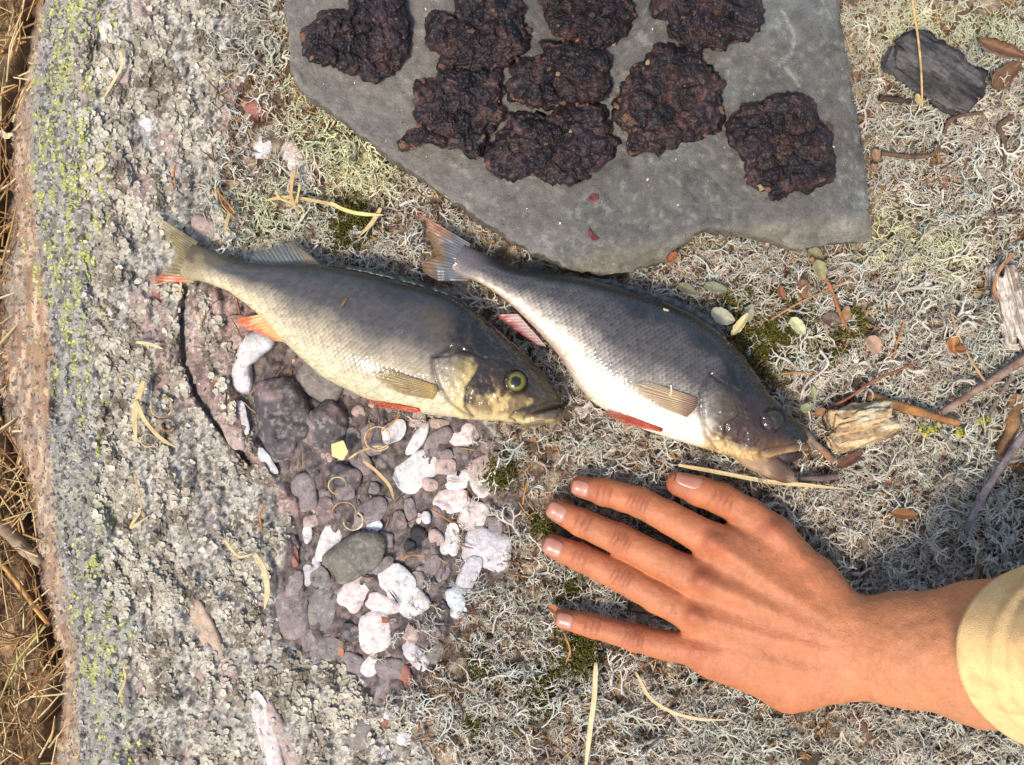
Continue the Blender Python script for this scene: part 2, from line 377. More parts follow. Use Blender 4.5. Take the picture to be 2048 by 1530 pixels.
# ------------------------------------------------------------------ pebbles set in the bedrock (conglomerate)
def pebble_mesh(cx, cy, a, b, ang, kind, rs, hgt=None, nA=30, nR=9, ext=0.0):
    r = np.random.default_rng(rs)
    th = np.linspace(0, 2 * np.pi, nA, endpoint=False)
    # corners: superellipse with random harmonics
    p = r.uniform(2.2, 3.3); rad = (np.abs(np.cos(th)) ** p + np.abs(np.sin(th)) ** p) ** (-1 / p)
    for k in (2, 3, 4, 5): rad = rad * (1 + r.normal(0, 0.05 / (k - 1) ** 0.5) * np.cos(k * th + r.uniform(0, 6.28)))
    rad0 = rad; rad1 = rad * (1 + 0.012 * r.normal(size=nA))
    ca, sa = math.cos(math.radians(ang)), math.sin(math.radians(ang))
    h = hgt if hgt is not None else min(a, b) * S * r.uniform(0.20, 0.34)
    z0 = float(Z(cx, cy, True)) + ext
    tilt = r.normal(0, 0.10, 2)
    rings = np.sin(np.linspace(0.06, math.pi / 2, nR))
    rings = np.r_[rings, 1.0]
    V = []
    off = r.uniform(0, 99)
    for i, q in enumerate(rings):
        rad = rad0 * (1 - q ** 5) + rad1 * q ** 5
        lx, ly = a * q * rad * np.cos(th), b * q * rad * np.sin(th)
        u, v = cx + lx * ca - ly * sa, cy + lx * sa + ly * ca
        zz = h * np.maximum(1 - q ** 3.6, 0) ** 0.6
        zz = zz + ((0.34 if kind == 'd' and a > 40 else 0.12) * h * fbm(u / 30 + off, v / 30, seed=71, oct=2) + 0.00010 * fbm(u / 5 + off, v / 5, seed=74, oct=2)) * (1 - q ** 4)
        zz = zz + (tilt[0] * lx + tilt[1] * ly) * S * (1 - q ** 3)
        if i == len(rings) - 1: zz = zz - 0.012; 
        V.append(P(u, v, z0 - 0.0006 + zz))
    V = np.concatenate(V)
    top = P(cx, cy, z0 + h)[None]
    V = np.vstack([V, top]); nr = len(rings)
    F4 = grid_faces(nr, nA, closed_m=True)
    F3 = np.array([[nr * nA, j, (j + 1) % nA] for j in range(nA)])
    x, y, zc = V[:, 0], V[:, 1], V[:, 2]
    c = {'w': lin(200, 194, 189), 'pw': lin(208, 190, 182), 'p': lin(166, 144, 134), 'm': lin(124, 110, 107), 'g': lin(120, 111, 103), 'd': lin(72, 66, 66), 'k': lin(40, 38, 40),
         'r': lin(150, 96, 82), 'o': lin(106, 100, 88), 'b': lin(190, 194, 196), 't': lin(176, 152, 128), 'v': lin(186, 179, 179)}[kind]
    n1 = fbm(x * 150 + off, y * 150, seed=72)[:, None]; n2 = fbm(x * 480, y * 480 + off, seed=73)[:, None]
    col = c * (1 + 0.12 * n1)
    st = sstep(0.30, 0.62, n1 * 0.6 + n2 * 0.7) * (0.45 if kind in 'w b v'.split() else 0.6)
    col = col * (1 - st) + st * (lin(150, 136, 128) if kind in ('w', 'pw', 'b', 'v') else c * 0.4)
    if kind == 'd': st = sstep(0.1, 0.6, fbm(x * 60 + off, y * 60, seed=75))[:, None] * 0.65; col = col * (1 - st) + st * lin(140, 116, 110)
    if kind in ('d', 'o', 'g', 'm'):
        st = sstep(0.2, 0.9, n2) * 0.4; col = col * (1 - st) + st * lin(166, 158, 148)
    return V, [F4, F3], np.clip(col, 0.01, 0.95)

PEB = [  # x, y, half length, half width, angle, kind
 (836, 943, 47, 31, -35, 'w'), (787, 863, 25, 18, -20, 'w'), (836, 878, 33, 12, -62, 'w'), (925, 871, 33, 21, -15, 'pw'), (917, 959, 26, 18, -10, 'w'), (903, 1002, 32, 24, 0, 'pw'),
 (948, 1031, 29, 28, 10, 'pw'), (901, 1082, 30, 18, 95, 'w'), (974, 1098, 47, 37, 15, 'v'), (860, 969, 15, 12, 0, 'p'), (658, 1086, 38, 19, -70, 'w'), (746, 1053, 17, 13, -20, 'b'),
 (615, 1067, 18, 9, 90, 'w'), (711, 1180, 42, 25, -60, 'pw'), (793, 1165, 36, 30, 50, 'w'), (762, 1131, 23, 12, -30, 'm'), (766, 1208, 33, 18, 15, 'pw'), (826, 1206, 30, 24, -40, 'w'),
 (836, 1161, 18, 11, 90, 'm'), (750, 1263, 38, 31, 80, 'pw'), (911, 1198, 22, 16, 70, 'b'), (917, 1224, 16, 11, 0, 'b'), (938, 1149, 36, 17, -65, 'v'), (746, 1329, 26, 16, -45, 'w'),
 (534, 922, 32, 10, 55, 'w'), (487, 835, 32, 9, 75, 'w'), (852, 1035, 12, 9, 80, 'w'), (838, 1036, 9, 7, 80, 'pw'), (585, 1224, 48, 31, 80, 'm'), (644, 1216, 44, 24, -75, 'g'),
 (621, 1290, 46, 15, 75, 'm'), (660, 1298, 28, 21, 10, 'g'), (738, 1027, 40, 22, -40, 'm'), (711, 1112, 58, 37, -30, 'o'), (891, 933, 20, 15, 0, 'p'), (972, 929, 36, 18, -25, 'p'),
 (876, 882, 34, 16, -50, 'm'), (832, 839, 18, 15, 0, 'p'), (742, 880, 30, 20, 80, 'm'), (652, 851, 44, 38, 80, 'd'), (565, 830, 76, 56, 65, 'd'), (609, 984, 33, 24, 80, 'm'),
 (840, 1075, 22, 17, 80, 'k'), (820, 1092, 12, 10, 0, 'k'), (703, 1325, 24, 18, 20, 'm'), (781, 1337, 28, 20, 0, 'm'), (808, 1353, 22, 14, 80, 'r'), (766, 1382, 38, 13, -75, 'm'),
 (620, 1141, 28, 14, -60, 'v'), (640, 1155, 23, 18, 70, 'g'), (589, 1112, 22, 7, 80, 'r'), (872, 1075, 16, 13, 70, 'p'), (993, 1051, 18, 15, 70, 'm'), (821, 1020, 22, 11, 80, 'm'),
 (958, 973, 24, 13, 50, 'pw'), (891, 908, 14, 10, 0, 'm'), (511, 692, 44, 26, -40, 'w'), (484, 745, 44, 23, 85, 'w'), (525, 298, 40, 18, -72, 'w'), (505, 222, 37, 28, -25, 'r'), (590, 325, 46, 22, 72, 'pw'),
 (214, 68, 27, 13, 75, 'pw'), (297, 250, 19, 15, 20, 'w'), (245, 145, 22, 12, 80, 'p'), (352, 345, 24, 11, 75, 'p'), (176, 428, 26, 12, 75, 'p'), (402, 456, 30, 24, 20, 'p'), (250, 615, 13, 9, 40, 'w'),
 (250, 650, 12, 6, 60, 'w'), (414, 1262, 62, 20, 66, 't'), (392, 1232, 16, 12, 60, 'p'), (535, 1470, 92, 20, 74, 'pw'), (572, 1490, 86, 16, 68, 'p'), (1168, 820, 24, 17, -10, 'pw'), (640, 765, 48, 34, 30, 'g'),
 (560, 905, 26, 18, -20, 'g'), (690, 955, 30, 22, 10, 'd'), (722, 925, 26, 18, 60, 'm'), (560, 1010, 20, 12, 60, 'p'), (650, 1020, 24, 18, 70, 'd'), (590, 1165, 22, 14, -70, 'm'), (880, 850, 20, 12, 10, 'p'),
 (690, 985, 20, 14, 0, 'm'), (770, 1080, 16, 14, 0, 'm'), (800, 1040, 18, 12, 70, 'd'), (865, 1130, 20, 14, -60, 'm'), (880, 1215, 22, 12, 60, 'd'), (700, 1265, 20, 15, 30, 'd'), (815, 1265, 26, 14, 40, 'p'),
 (830, 1310, 34, 16, 50, 'v'), (300, 960, 15, 9, 70, 'pw'), (290, 1165, 9, 9, 0, 'w'), (303, 1145, 7, 6, 0, 'pw'), (310, 1105, 18, 12, 60, 'p'), (465, 870, 34, 15, 62, 'p'), (780, 1425, 20, 14, 0, 'v'),
 (812, 1480, 20, 13, 20, 'w'), (770, 1505, 15, 12, 20, 'v'), (775, 1450, 14, 12, 60, 'r'), (720, 1470, 24, 30, 0, 'g'), (205, 10, 20, 8, 80, 'pw'), (252, 30, 30, 9, 78, 'p'), (340, 1030, 18, 9, 60, 'g'), (315, 590, 20, 10, 70, 'r'), (300, 680, 18, 12, 60, 'm'), (430, 1050, 22, 12, 70, 'm')]
placed = [(p[0], p[1], max(p[2] * 0.75, p[3])) for p in PEB]
for i, (x_, y_, a_, b_, g_, k_) in enumerate(PEB):
    if 560 < x_ < 1030 and y_ > 830: a_, b_ = a_ * 1.08, b_ * 1.1
    big = a_ > 40
    hg = {1: None}.get(1)
    if k_ in ('d', 'o') and big: hg = 0.0065
    if (x_, y_) in ((511, 692), (484, 745)): hg = 0.007
    e_ = 0.003 if poly_sd(PEBB, np.array([x_]), np.array([y_]))[0] < 0 else -0.0006
    V, F, c = pebble_mesh(x_, y_, a_, b_, g_, k_, 100 + i, hg, nA=80 if big else 36, nR=34 if big else 14, ext=e_ * 0.5)
    obj('pebble', V, F, M['stone'], c, parent=bedrock)
cnt = 0; rs_ = np.random.default_rng(5)
while cnt < 150:      # small stones packed between the large ones
    x_, y_ = rs_.uniform(380, 1060), rs_.uniform(560, 1430)
    if poly_sd(PEBB, np.array([x_]), np.array([y_]))[0] > -5 or poly_sd(REDROCK, np.array([x_]), np.array([y_]))[0] < 6: 
        cnt += 0.004; continue
    a_ = rs_.uniform(9, 23) if cnt < 70 else rs_.uniform(6, 12)
    if any((x_ - q[0]) ** 2 + (y_ - q[1]) ** 2 < (a_ * 0.6 + q[2] * 0.8) ** 2 for q in placed): cnt += 0.004; continue
    placed.append((x_, y_, a_)); cnt += 1
    V, F, c = pebble_mesh(x_, y_, a_, a_ * rs_.uniform(0.6, 0.95), rs_.uniform(-90, 90), rs_.choice(['m', 'm', 'g', 'g', 'd', 'p', 'd', 'm']), 900 + int(cnt * 50), nA=22, nR=8)
    obj('pebble', V, F, M['stone'], c, parent=bedrock)

# ------------------------------------------------------------------ slate slab
SLAB_TOP = 0.027
def slab_z(u, v):
    """height of the slab's top surface over photo pixels"""
    out = np.asarray(poly_sd(SLAB, u, v))
    z = SLAB_TOP + 0.0008 * fbm(u * S * 30, v * S * 30, seed=81, oct=3) + 0.0005 * fbm(u * S * 160, v * S * 160, seed=82, oct=4)
    # chipped, bevelled lower edge
    line = np.interp(u, [1000, 1110, 1150, 1260, 1380, 1440, 1560, 1740], [800, 545, 505, 478, 452, 434, 430, 414])
    bev = sstep(0, 70, v - line + 14 * noise(u * 0.02, v * 0.02, seed=83)) * sstep(1060, 1150, u)
    z = z - 0.0095 * bev + bev * 0.0020 * fbm(u * S * 100, v * S * 160, seed=80, oct=4)
    # thin layer missing along a curved step
    st = sstep(-3, 3, line_d([(1565, 40), (1585, 70), (1582, 110), (1556, 135), (1600, 175)], u, v) - 4)
    z = z - 0.0004 * (1 - st)
    z = z - 0.0010 * np.exp(-(np.maximum(-out, 0) / 3.5) ** 1.2)
    return z

def build_slab():
    out = resample(catmull(SLAB, 900, True), 760, True)
    nrm = np.roll(out, -1, 0) - np.roll(out, 1, 0); nrm = nrm / np.linalg.norm(nrm, axis=1)[:, None]; nrm = np.stack([nrm[:, 1], -nrm[:, 0]], 1)
    jit = 4.5 * fbm(out[:, 0] * 0.05, out[:, 1] * 0.05, seed=84, oct=4) + 2.0 * noise(out[:, 0] * 0.25, out[:, 1] * 0.25, seed=85)
    c = np.array([1180.0, 150.0]); out = star(out, c)
    out = c + (out - c) * (1 + jit / np.linalg.norm(out - c, axis=1))[:, None]
    q = np.r_[np.linspace(0.01, 0.9, 90), np.linspace(0.905, 1.0, 40)]
    V = []
    for k in q:
        p = c + (out - c) * k
        V.append(P(p[:, 0], p[:, 1], slab_z(p[:, 0], p[:, 1])))
    top = V[-1].copy(); zt = top[:, 2].copy()
    # broken side: strata
    sidez = [0.92, 0.8, 0.7, 0.6, 0.45, 0.3, 0.12, -0.2]
    cen = P(c[0], c[1], 0.02)
    for k, f in enumerate(sidez):
        r = top.copy(); r[:, 2] = zt * f
        ang = np.arange(len(out)) * 0.15
        o_ = 0.0012 * noise(ang, k * 3.1, seed=86) + 0.0008 * noise(ang * 5, k * 2.3, seed=87) - 0.0009 * (k % 2) - 0.004 * max(0, k - 4) / 3
        dvec = r[:, :2] - cen[:2]; dvec /= np.linalg.norm(dvec, axis=1)[:, None]
        r[:, :2] += dvec * o_[:, None]; V.append(r)
    m = len(out); n = len(V); V = np.concatenate(V)
    F = grid_faces(n, m, closed_m=True)
    F3 = np.array([[len(V), (j + 1) % m, j] for j in range(m)]); V = np.vstack([V, P(c[0], c[1], SLAB_TOP)[None]])
    u, v = app(V); x, y = V[:, 0], V[:, 1]
    n1 = fbm(x * 14, y * 14, seed=88)[:, None]; n2 = fbm(x * 70, y * 70, seed=89)[:, None]; n3 = fbm(x * 330, y * 330, seed=90, oct=3)[:, None]
    col = lin(90, 87, 81)[None] * (1 + 0.14 * n1 + 0.2 * n2 + 0.10 * n3)
    bl = sstep(0.1, 0.7, n1 + 0.3 * n2 + ((u - 1500) / 900)[:, None]); col = col * (1 - 0.3 * bl) + 0.3 * lin(98, 108, 109) * bl
    wm = sstep(-0.1, 0.6, n1 * 0.7 + ((1050 - u) / 700)[:, None]); col = col * (1 - 0.45 * wm) + 0.45 * lin(116, 106, 94) * wm
    # darker juice stained area below the patties
    dk = (sstep(300, 350, v + 25 * n2[:, 0]) * sstep(480, 420, v) * sstep(950, 1050, u) * sstep(1500, 1400, u))[:, None] * sstep(-0.3, 0.5, fbm(x * 45, y * 45, seed=91))[:, None]
    col = col * (1 - 0.4 * dk) + 0.4 * lin(74, 71, 66) * dk
    sp = sstep(0.62, 0.85, n3 + 0.2 * n2); col = col * (1 - 0.18 * sp) + 0.18 * lin(164, 160, 148) * sp
    ds = sstep(0.72, 0.9, fbm(x * 190, y * 190, seed=92))[:, None]; col = col * (1 - 0.4 * ds) + 0.4 * lin(72, 66, 64) * ds
    # warmer, rougher chipped bevel and sides
    line = np.interp(u, [1000, 1110, 1150, 1260, 1380, 1440, 1560, 1740], [800, 545, 505, 478, 452, 434, 430, 414])
    bev = (sstep(0, 30, v - line) * sstep(1060, 1150, u))[:, None]
    col = col * (1 - 0.6 * bev) + 0.6 * lin(124, 117, 102) * (1 + 0.25 * n2 + 0.1 * n3) * bev
    # pale quartz vein
    vd = line_d([(1565, 20), (1588, 68), (1584, 105), (1556, 132)], u, v); vd2 = line_d([(1572, 135), (1590, 158), (1598, 172)], u, v)
    k = np.maximum(np.exp(-(vd / 2.5) ** 2) * 0.5, np.exp(-(vd2 / 3) ** 2) * 0.6)[:, None]; col = col * (1 - k) + k * lin(160, 156, 138)
    # old juice marks left on the stone
    for (a, b, r) in [(1187, 396, 11), (1180, 470, 10)]:
        e = sstep(1.1, 0.7, np.hypot((u - a) / r, (v - b) / r) + 0.5 * n2[:, 0])[:, None] * 0.6; col = col * (1 - e) + e * lin(96, 52, 46)
    o = obj('slate_slab', V, [F[:, ::-1], F3[:, ::-1]], M['slab'], np.clip(col, 0.01, 0.9))
    tag(o, 'large flat grey slate slab with chipped lower edge carrying the dark patties', 'stone slab')
build_slab()

# ------------------------------------------------------------------ dark patties drying on the slab
def c2(l): return [(550 + a / 2.926, b / 2.926) for a, b in l]
def c3(l): return [(1150 + a / 2.926, b / 2.926) for a, b in l]
def mixc(c, k, new):
    k = np.asarray(k, float)
    if k.ndim == 1: k = k[:, None]
    return c * (1 - k) + np.asarray(new) * k
PAT = [
 (c2([(450, 5), (540, -40), (640, -50), (740, -10), (760, 90), (790, 200), (765, 330), (650, 445), (560, 470), (430, 420), (320, 380), (200, 350), (150, 250), (150, 190), (220, 160), (260, 80), (340, 50), (430, 60)]),
  'dark dried patty alone at the upper left corner of the slate slab', .012, 0),
 (c2([(1040, 60), (1080, 0), (1200, -40), (1380, -30), (1470, 40), (1440, 90), (1490, 220), (1460, 300), (1370, 370), (1300, 400), (1100, 410), (970, 390), (960, 320), (900, 290), (875, 220), (890, 120), (960, 80), (1020, 110), (1050, 130)]),
  'dark patty with a round knob on its left side, flecked with white lichen bits', .012, 0),
 ([(1085, -20), (1083, 20), (1097, 50), (1112, 68), (1150, 86), (1185, 100), (1215, 94), (1249, 68), (1263, 38), (1265, 0), (1262, -30), (1180, -50), (1110, -45)],
  'dark patty cut by the top edge, third along from the left', .013, .001),
 (c3([(440, 40), (460, 90), (550, 100), (540, 200), (580, 240), (700, 300), (740, 260), (830, 300), (880, 290), (910, 250), (1010, 230), (1090, 170), (1105, 70), (1080, 0), (1000, -60), (700, -60), (480, -30)]),
  'dark patty at the top right with a brown tuft on its left rim', .013, 0),
 (c2([(1560, 240), (1570, 320), (1420, 370), (1370, 470), (1370, 570), (1460, 610), (1580, 640), (1700, 625), (1850, 590), (1950, 570), (1960, 400), (1930, 290), (1800, 240), (1700, 240), (1620, 250)]),
  'dark patty in the middle of the cluster with a rusty lump on its left rim', .015, .002),
 (c2([(830, 480), (920, 460), (990, 410), (1150, 400), (1300, 420), (1330, 500), (1320, 590), (1360, 670), (1300, 740), (1240, 790), (1230, 870), (1180, 930), (1080, 870), (990, 860), (900, 840), (860, 840), (760, 880), (740, 830), (800, 770), (850, 730), (810, 680), (820, 580)]),
  'squarish smoother dark patty with a small tail at its lower left corner', .011, .001),
 (c2([(1370, 660), (1500, 650), (1600, 670), (1720, 600), (1850, 590), (1930, 640), (1960, 760), (2010, 820), (1990, 900), (1890, 990), (1800, 1070), (1690, 1080), (1600, 1070), (1500, 1030), (1430, 1060), (1330, 1030), (1250, 980), (1230, 890), (1290, 800), (1340, 740)]),
  'wide two lobed dark patty lowest in the cluster on the slab', .013, 0),
 (c3([(420, 320), (480, 260), (560, 260), (680, 300), (740, 360), (840, 450), (870, 520), (850, 600), (870, 700), (830, 760), (740, 800), (640, 830), (560, 870), (480, 890), (420, 870), (360, 900), (310, 860), (320, 830), (290, 750), (240, 720), (230, 610), (270, 560), (260, 490), (330, 430), (340, 380)]),
  'large dark patty with rust brown crumbs all along its left rim', .013, 0),
 (c3([(1110, 590), (1200, 540), (1330, 560), (1420, 620), (1440, 720), (1500, 800), (1520, 950), (1500, 1040), (1420, 1110), (1300, 1130), (1180, 1160), (1110, 1110), (1010, 1070), (1000, 1000), (970, 900), (890, 830), (890, 740), (940, 670), (1000, 610), (1060, 610), (1100, 640)]),
  'dark patty apart from the others near the right edge of the slab', .013, 0),
]
def small_lump(r, n=10):
    th = np.linspace(0, 2 * np.pi, n, endpoint=False); V = []
    for k, (q, zz) in enumerate([(1, -0.2), (0.95, 0.35), (0.6, 0.85)]):
        rr = q * (1 + 0.25 * r.normal(size=n)); V += [(rr[i] * math.cos(th[i]), rr[i] * math.sin(th[i]), zz * (1 + 0.15 * r.normal())) for i in range(n)]
    V.append((0, 0, 1.0)); V = np.array(V)
    return V, grid_faces(3, n, closed_m=True), np.array([[2 * n + i, 2 * n + (i + 1) % n, 3 * n] for i in range(n)])

for pi, (pl, label, H, lift) in enumerate(PAT):
    r = np.random.default_rng(300 + pi)
    pl = np.array(pl); c = pl.mean(0)
    out = resample(catmull(pl, 400, True), 230, True)
    nr_ = np.roll(out, -1, 0) - np.roll(out, 1, 0); nr_ = nr_ / np.linalg.norm(nr_, axis=1)[:, None]; nr_ = np.stack([nr_[:, 1], -nr_[:, 0]], 1)
    if ((out - c) * nr_).sum() < 0: nr_ = -nr_
    out = out + nr_ * (5 * fbm(out[:, 0] * 0.06, out[:, 1] * 0.06, seed=95 + pi, oct=3) + 2.5 * noise(out[:, 0] * 0.22, out[:, 1] * 0.22, seed=94))[:, None]
    out = star(out, c)
    z0 = slab_z(np.array([c[0]]), np.array([c[1]]))[0] + lift
    q = np.r_[np.linspace(0.012, 0.86, 56), np.linspace(0.875, 0.985, 14), [1.0, 1.012, 1.01, 0.99]]
    zz = np.r_[[H * (1 - k ** 7) ** 0.5 for k in q[:-4]], [H * 0.30, H * 0.18, H * 0.05, -0.002]]
    seeds = out.min(0) + r.uniform(size=(int(r.integers(34, 80)), 2)) * np.ptp(out, axis=0)
    V = []; CID = []
    for k, h in zip(q, zz):
        p = c + (out - c) * k
        p = p + np.stack([noise(p[:, 0] * 0.05, p[:, 1] * 0.05, h * 900, seed=5), noise(p[:, 0] * 0.05, p[:, 1] * 0.05, h * 900, seed=6)], 1) * 5 * min(k, 1) ** 2
        dd = np.sqrt(((p[:, None] - seeds[None]) ** 2).sum(-1)); CID.append(dd.argmin(1)); dd.sort(axis=1)
        f = dd[:, 1] - dd[:, 0]
        lump = 0.0030 * (np.clip(f / 16, 0, 1) ** 0.5 - 0.75) + 0.0013 * fbm(p[:, 0] * 0.06, p[:, 1] * 0.06, seed=97 + pi, oct=4, gain=0.5) + 0.0018 * noise(p[:, 0] * 0.02, p[:, 1] * 0.02, seed=99 + pi)
        lump += 0.0007 * noise(p[:, 0] * 0.30, p[:, 1] * 0.30, seed=101) + 0.0009 * np.abs(noise(p[:, 0] * 0.14, p[:, 1] * 0.14, seed=102 + pi))
        g = min(1, max(0, (h - 0.0005) / H * 1.6))
        V.append(P(p[:, 0], p[:, 1], z0 + h * 0.85 + lump * g))
    m = len(out); n = len(V); V = np.concatenate(V)
    F = grid_faces(n, m, closed_m=True); F3 = np.array([[len(V), (j + 1) % m, j] for j in range(m)])
    V = np.vstack([V, V[:m].mean(0)[None]])
    u, v = app(V); hgt = V[:, 2] - z0
    edge = np.r_[np.repeat(q, m), 0.0]
    n1 = fbm(u * 0.03, v * 0.03, hgt * 300, seed=111)[:, None]; n2 = fbm(u * 0.11, v * 0.11, hgt * 400, seed=112)[:, None]
    col = lin(38, 32, 33)[None] * (0.85 + 0.3 * r.uniform()) * (1 + 0.35 * n1 + 0.3 * n2)
    rd_ = sstep(0.35, 0.8, n1 + 0.5 * n2 + 0.3 * (edge[:, None] > 0.85)); col = col * (1 - 0.45 * rd_) + 0.45 * lin(84, 56, 48) * rd_
    cid = np.r_[np.concatenate(CID), 0]; tn = r.uniform(0.65, 1.5, len(seeds)); ru = r.uniform(size=len(seeds)) < 0.16
    col = col * tn[cid][:, None]; col = mixc(col, ru[cid] * 0.4, lin(72, 51, 44))
    pu = sstep(0.3, 0.8, fbm(u * 0.02, v * 0.02, seed=114))[:, None]; col = col * (1 - 0.3 * pu) + 0.3 * lin(62, 46, 52) * pu
    th = thing('patty', P(c[0], c[1], z0), label, 'patty', 'dark patties drying on the slab')
    obj('body', V, [F[:, ::-1], F3[:, ::-1]], M['patty'], np.clip(col, 0.004, 0.5), parent=th)
    # coarse rusty and straw coloured crumbs caught in it
    CV, CF4, CF3, CC = [], [], [], []; nb = 0
    top = V[:len(q[:-4]) * m]; tu, tv = app(top)
    for k in range(22 if pi == 7 else 13):
        rim = r.uniform() < 0.6
        pool = np.where((np.repeat(q[:-4], m) > 0.86) if rim else (np.repeat(q[:-4], m) < 0.86))[0]
        if pi == 7 and k < 14: pool = np.where((tu < 1285) & (np.repeat(q[:-4], m) > 0.7))[0]
        i = r.choice(pool); s = r.uniform(0.0006, 0.0019) * (1.25 if rim else 0.8)
        lv, f4, f3 = small_lump(r); lv = lv * s * np.array([1, r.uniform(0.6, 1), 0.55]); a = r.uniform(0, 6.28)
        lv = np.stack([lv[:, 0] * math.cos(a) - lv[:, 1] * math.sin(a), lv[:, 0] * math.sin(a) + lv[:, 1] * math.cos(a), lv[:, 2]], 1)
        CV.append(lv + top[i]); CF4.append(f4 + nb); CF3.append(f3 + nb); nb += len(lv)
        cc = [lin(98, 66, 50), lin(88, 60, 46), lin(112, 80, 58), lin(140, 116, 84), lin(76, 54, 45)][r.choice(5, p=[.3, .3, .2, .06, .14])]
        CC.append(np.tile(cc * r.uniform(0.7, 1.15), (len(lv), 1)))
    cr = obj('crumbs', np.concatenate(CV), [np.concatenate(CF4), np.concatenate(CF3)], M['crumb'], np.concatenate(CC), parent=th, smooth=False); cr['kind'] = 'stuff'

# ------------------------------------------------------------------ fish
def gsm(a, n):
    k = np.exp(-np.linspace(-2, 2, 2 * n + 1) ** 2); k /= k.sum()
    return np.convolve(np.pad(a, n, mode='edge'), k, 'valid')

class Fish: pass
def fish_body(a0, a1, dors, vent, zmid, wmax, wprof, NA=560, NT=190, NB=30, sc=9.5, scale_to=0.66):
    f = Fish(); a0 = np.array(a0, float); a1 = np.array(a1, float); L = np.linalg.norm(a1 - a0); U = (a1 - a0) / L; N = np.array([U[1], -U[0]])
    def ab(p): p = np.asarray(p, float) - a0; return p @ U, p @ N
    da, db = ab(dors); va, vb = ab(vent)
    A = np.linspace(min(da[0], va[0]), max(da[-1], va[-1]) - 0.3, NA)
    bd = gsm(np.interp(A, da, db), 7); bv = gsm(np.interp(A, va, vb), 7)
    # keep the ends tight
    e = sstep(L * 0.97, L, A); bd = bd * (1 - e) + np.interp(A, da, db) * e; bv = bv * (1 - e) + np.interp(A, va, vb) * e
    s = A / L
    w = wmax * gsm(np.interp(s, *np.array(wprof).T), 9)
    w = w * np.sqrt(np.clip((A[-1] + 2 - A) / 14.0, 0, 1))
    ph = np.r_[np.linspace(0, np.pi, NT, endpoint=False), np.linspace(np.pi, 2 * np.pi, NB, endpoint=False)]
    h = (bd - bv) / 2; bc = (bd + bv) / 2
    cs, sn = np.cos(ph), np.sin(ph)
    zs = np.sign(sn) * np.abs(sn) ** 0.85 * np.where(sn < 0, 0.72, 1.0)
    # narrower towards the back edge: egg shaped section
    zs = zs * (1 - 0.16 * cs)
    B = bc[:, None] + h[:, None] * cs[None]; Zz = zmid(s)[:, None] + w[:, None] * zs[None]
    px = a0[0] + U[0] * A[:, None] + N[0] * B; py = a0[1] + U[1] * A[:, None] + N[1] * B
    zr = np.broadcast_to(zmid(s)[:, None], B.shape)
    q = P(px, py, zr); V = np.stack([q[..., 0], q[..., 1], Zz], -1).reshape(-1, 3)
    F = grid_faces(NA, len(ph), closed_m=True)
    f.V, f.F = V, F; f.S = np.repeat(s, len(ph)); f.PH = np.tile(ph, NA); f.t = np.tile((cs + 1) / 2, NA); f.top = np.tile(sn > -0.02, NA)
    f.A = np.repeat(A, len(ph)); f.arc = (np.tile(ph, NA) * np.repeat(h + w / S, len(ph)) * 0.5)
    f.NA, f.m = NA, len(ph); f.a0, f.U, f.N, f.L = a0, U, N, L
    f.w = w; f.zm = zmid(s); f.h = h
    # overlapping scales, one row offset from the next
    row = f.arc / (sc * 0.72); ri = np.floor(row); fr = row - ri
    col_ = f.A / sc + 0.5 * (ri % 2); fc = col_ - np.floor(col_)
    edge = fc - 0.45 * (1 - (2 * fr - 1) ** 2)
    hs = np.where(edge < 0, 0.2 - edge * 0.6, 1 - np.clip(edge, 0, 1) * 0.9)
    tone = _h(np.floor(col_), ri, ri * 0, 5)
    body = sstep(scale_to + 0.05, scale_to - 0.01, f.S)
    f.sc_h = hs; f.body = body; f.tone = tone; f.edge = np.exp(-(edge / 0.22) ** 2)
    f.nrm = normals(f.V, f.F)
    if np.median(f.nrm[f.top & (np.abs(f.PH - 1.57) < 0.5)][:, 2]) < 0: f.nrm = -f.nrm
    f.V = f.V + f.nrm * (0.00022 * (hs - 0.5) * body)[:, None]
    # snout and tail caps
    f.u, f.v = app(f.V)
    return f

def normals(V, F):
    a, b, c = V[F[:, 0]], V[F[:, 1]], V[F[:, 2]]; fn = np.cross(b - a, c - a)
    n = np.zeros_like(V)
    for k in range(F.shape[1]): np.add.at(n, F[:, k], fn)
    return n / np.maximum(np.linalg.norm(n, axis=1), 1e-12)[:, None]

def surf_z(f, u, v):
    """height of the fish's upper side over photo pixels"""
    idx = np.where(f.top)[0][::3]; out = []
    for a, b in zip(np.ravel(u), np.ravel(v)):
        d = (f.u[idx] - a) ** 2 + (f.v[idx] - b) ** 2; k = idx[np.argsort(d)[:6]]; out.append(np.median(f.V[k, 2]))
    return np.array(out).reshape(np.shape(u))

def mixc(c, k, new):
    k = np.asarray(k)
    if k.ndim == 1: k = k[:, None]
    return c * (1 - k) + np.asarray(new) * k

def groove(f, pts, wid, depth, raise_side=None, rh=0, topmask=None):
    d = line_d(pts, f.u, f.v); g = np.exp(-(d / wid) ** 2) * f.top
    f.V = f.V - f.nrm * (depth * g)[:, None]
    return g

def finish_fish(f, col, parent):
    m = f.m; n = f.NA
    V = f.V; F4 = f.F
    c0 = V[:m].mean(0); c1 = V[-m:].mean(0); k = len(V)
    F3 = np.array([[k, (j + 1) % m, j] for j in range(m)] + [[k + 1, (n - 1) * m + j, (n - 1) * m + (j + 1) % m] for j in range(m)])
    V = np.vstack([V, c0, c1]); col = np.vstack([col, col[0], col[-1]])
    return obj('body', V, [F4[:, ::-1], F3[:, ::-1]], M['fish'], np.clip(col, 0.004, 0.92), parent=parent)

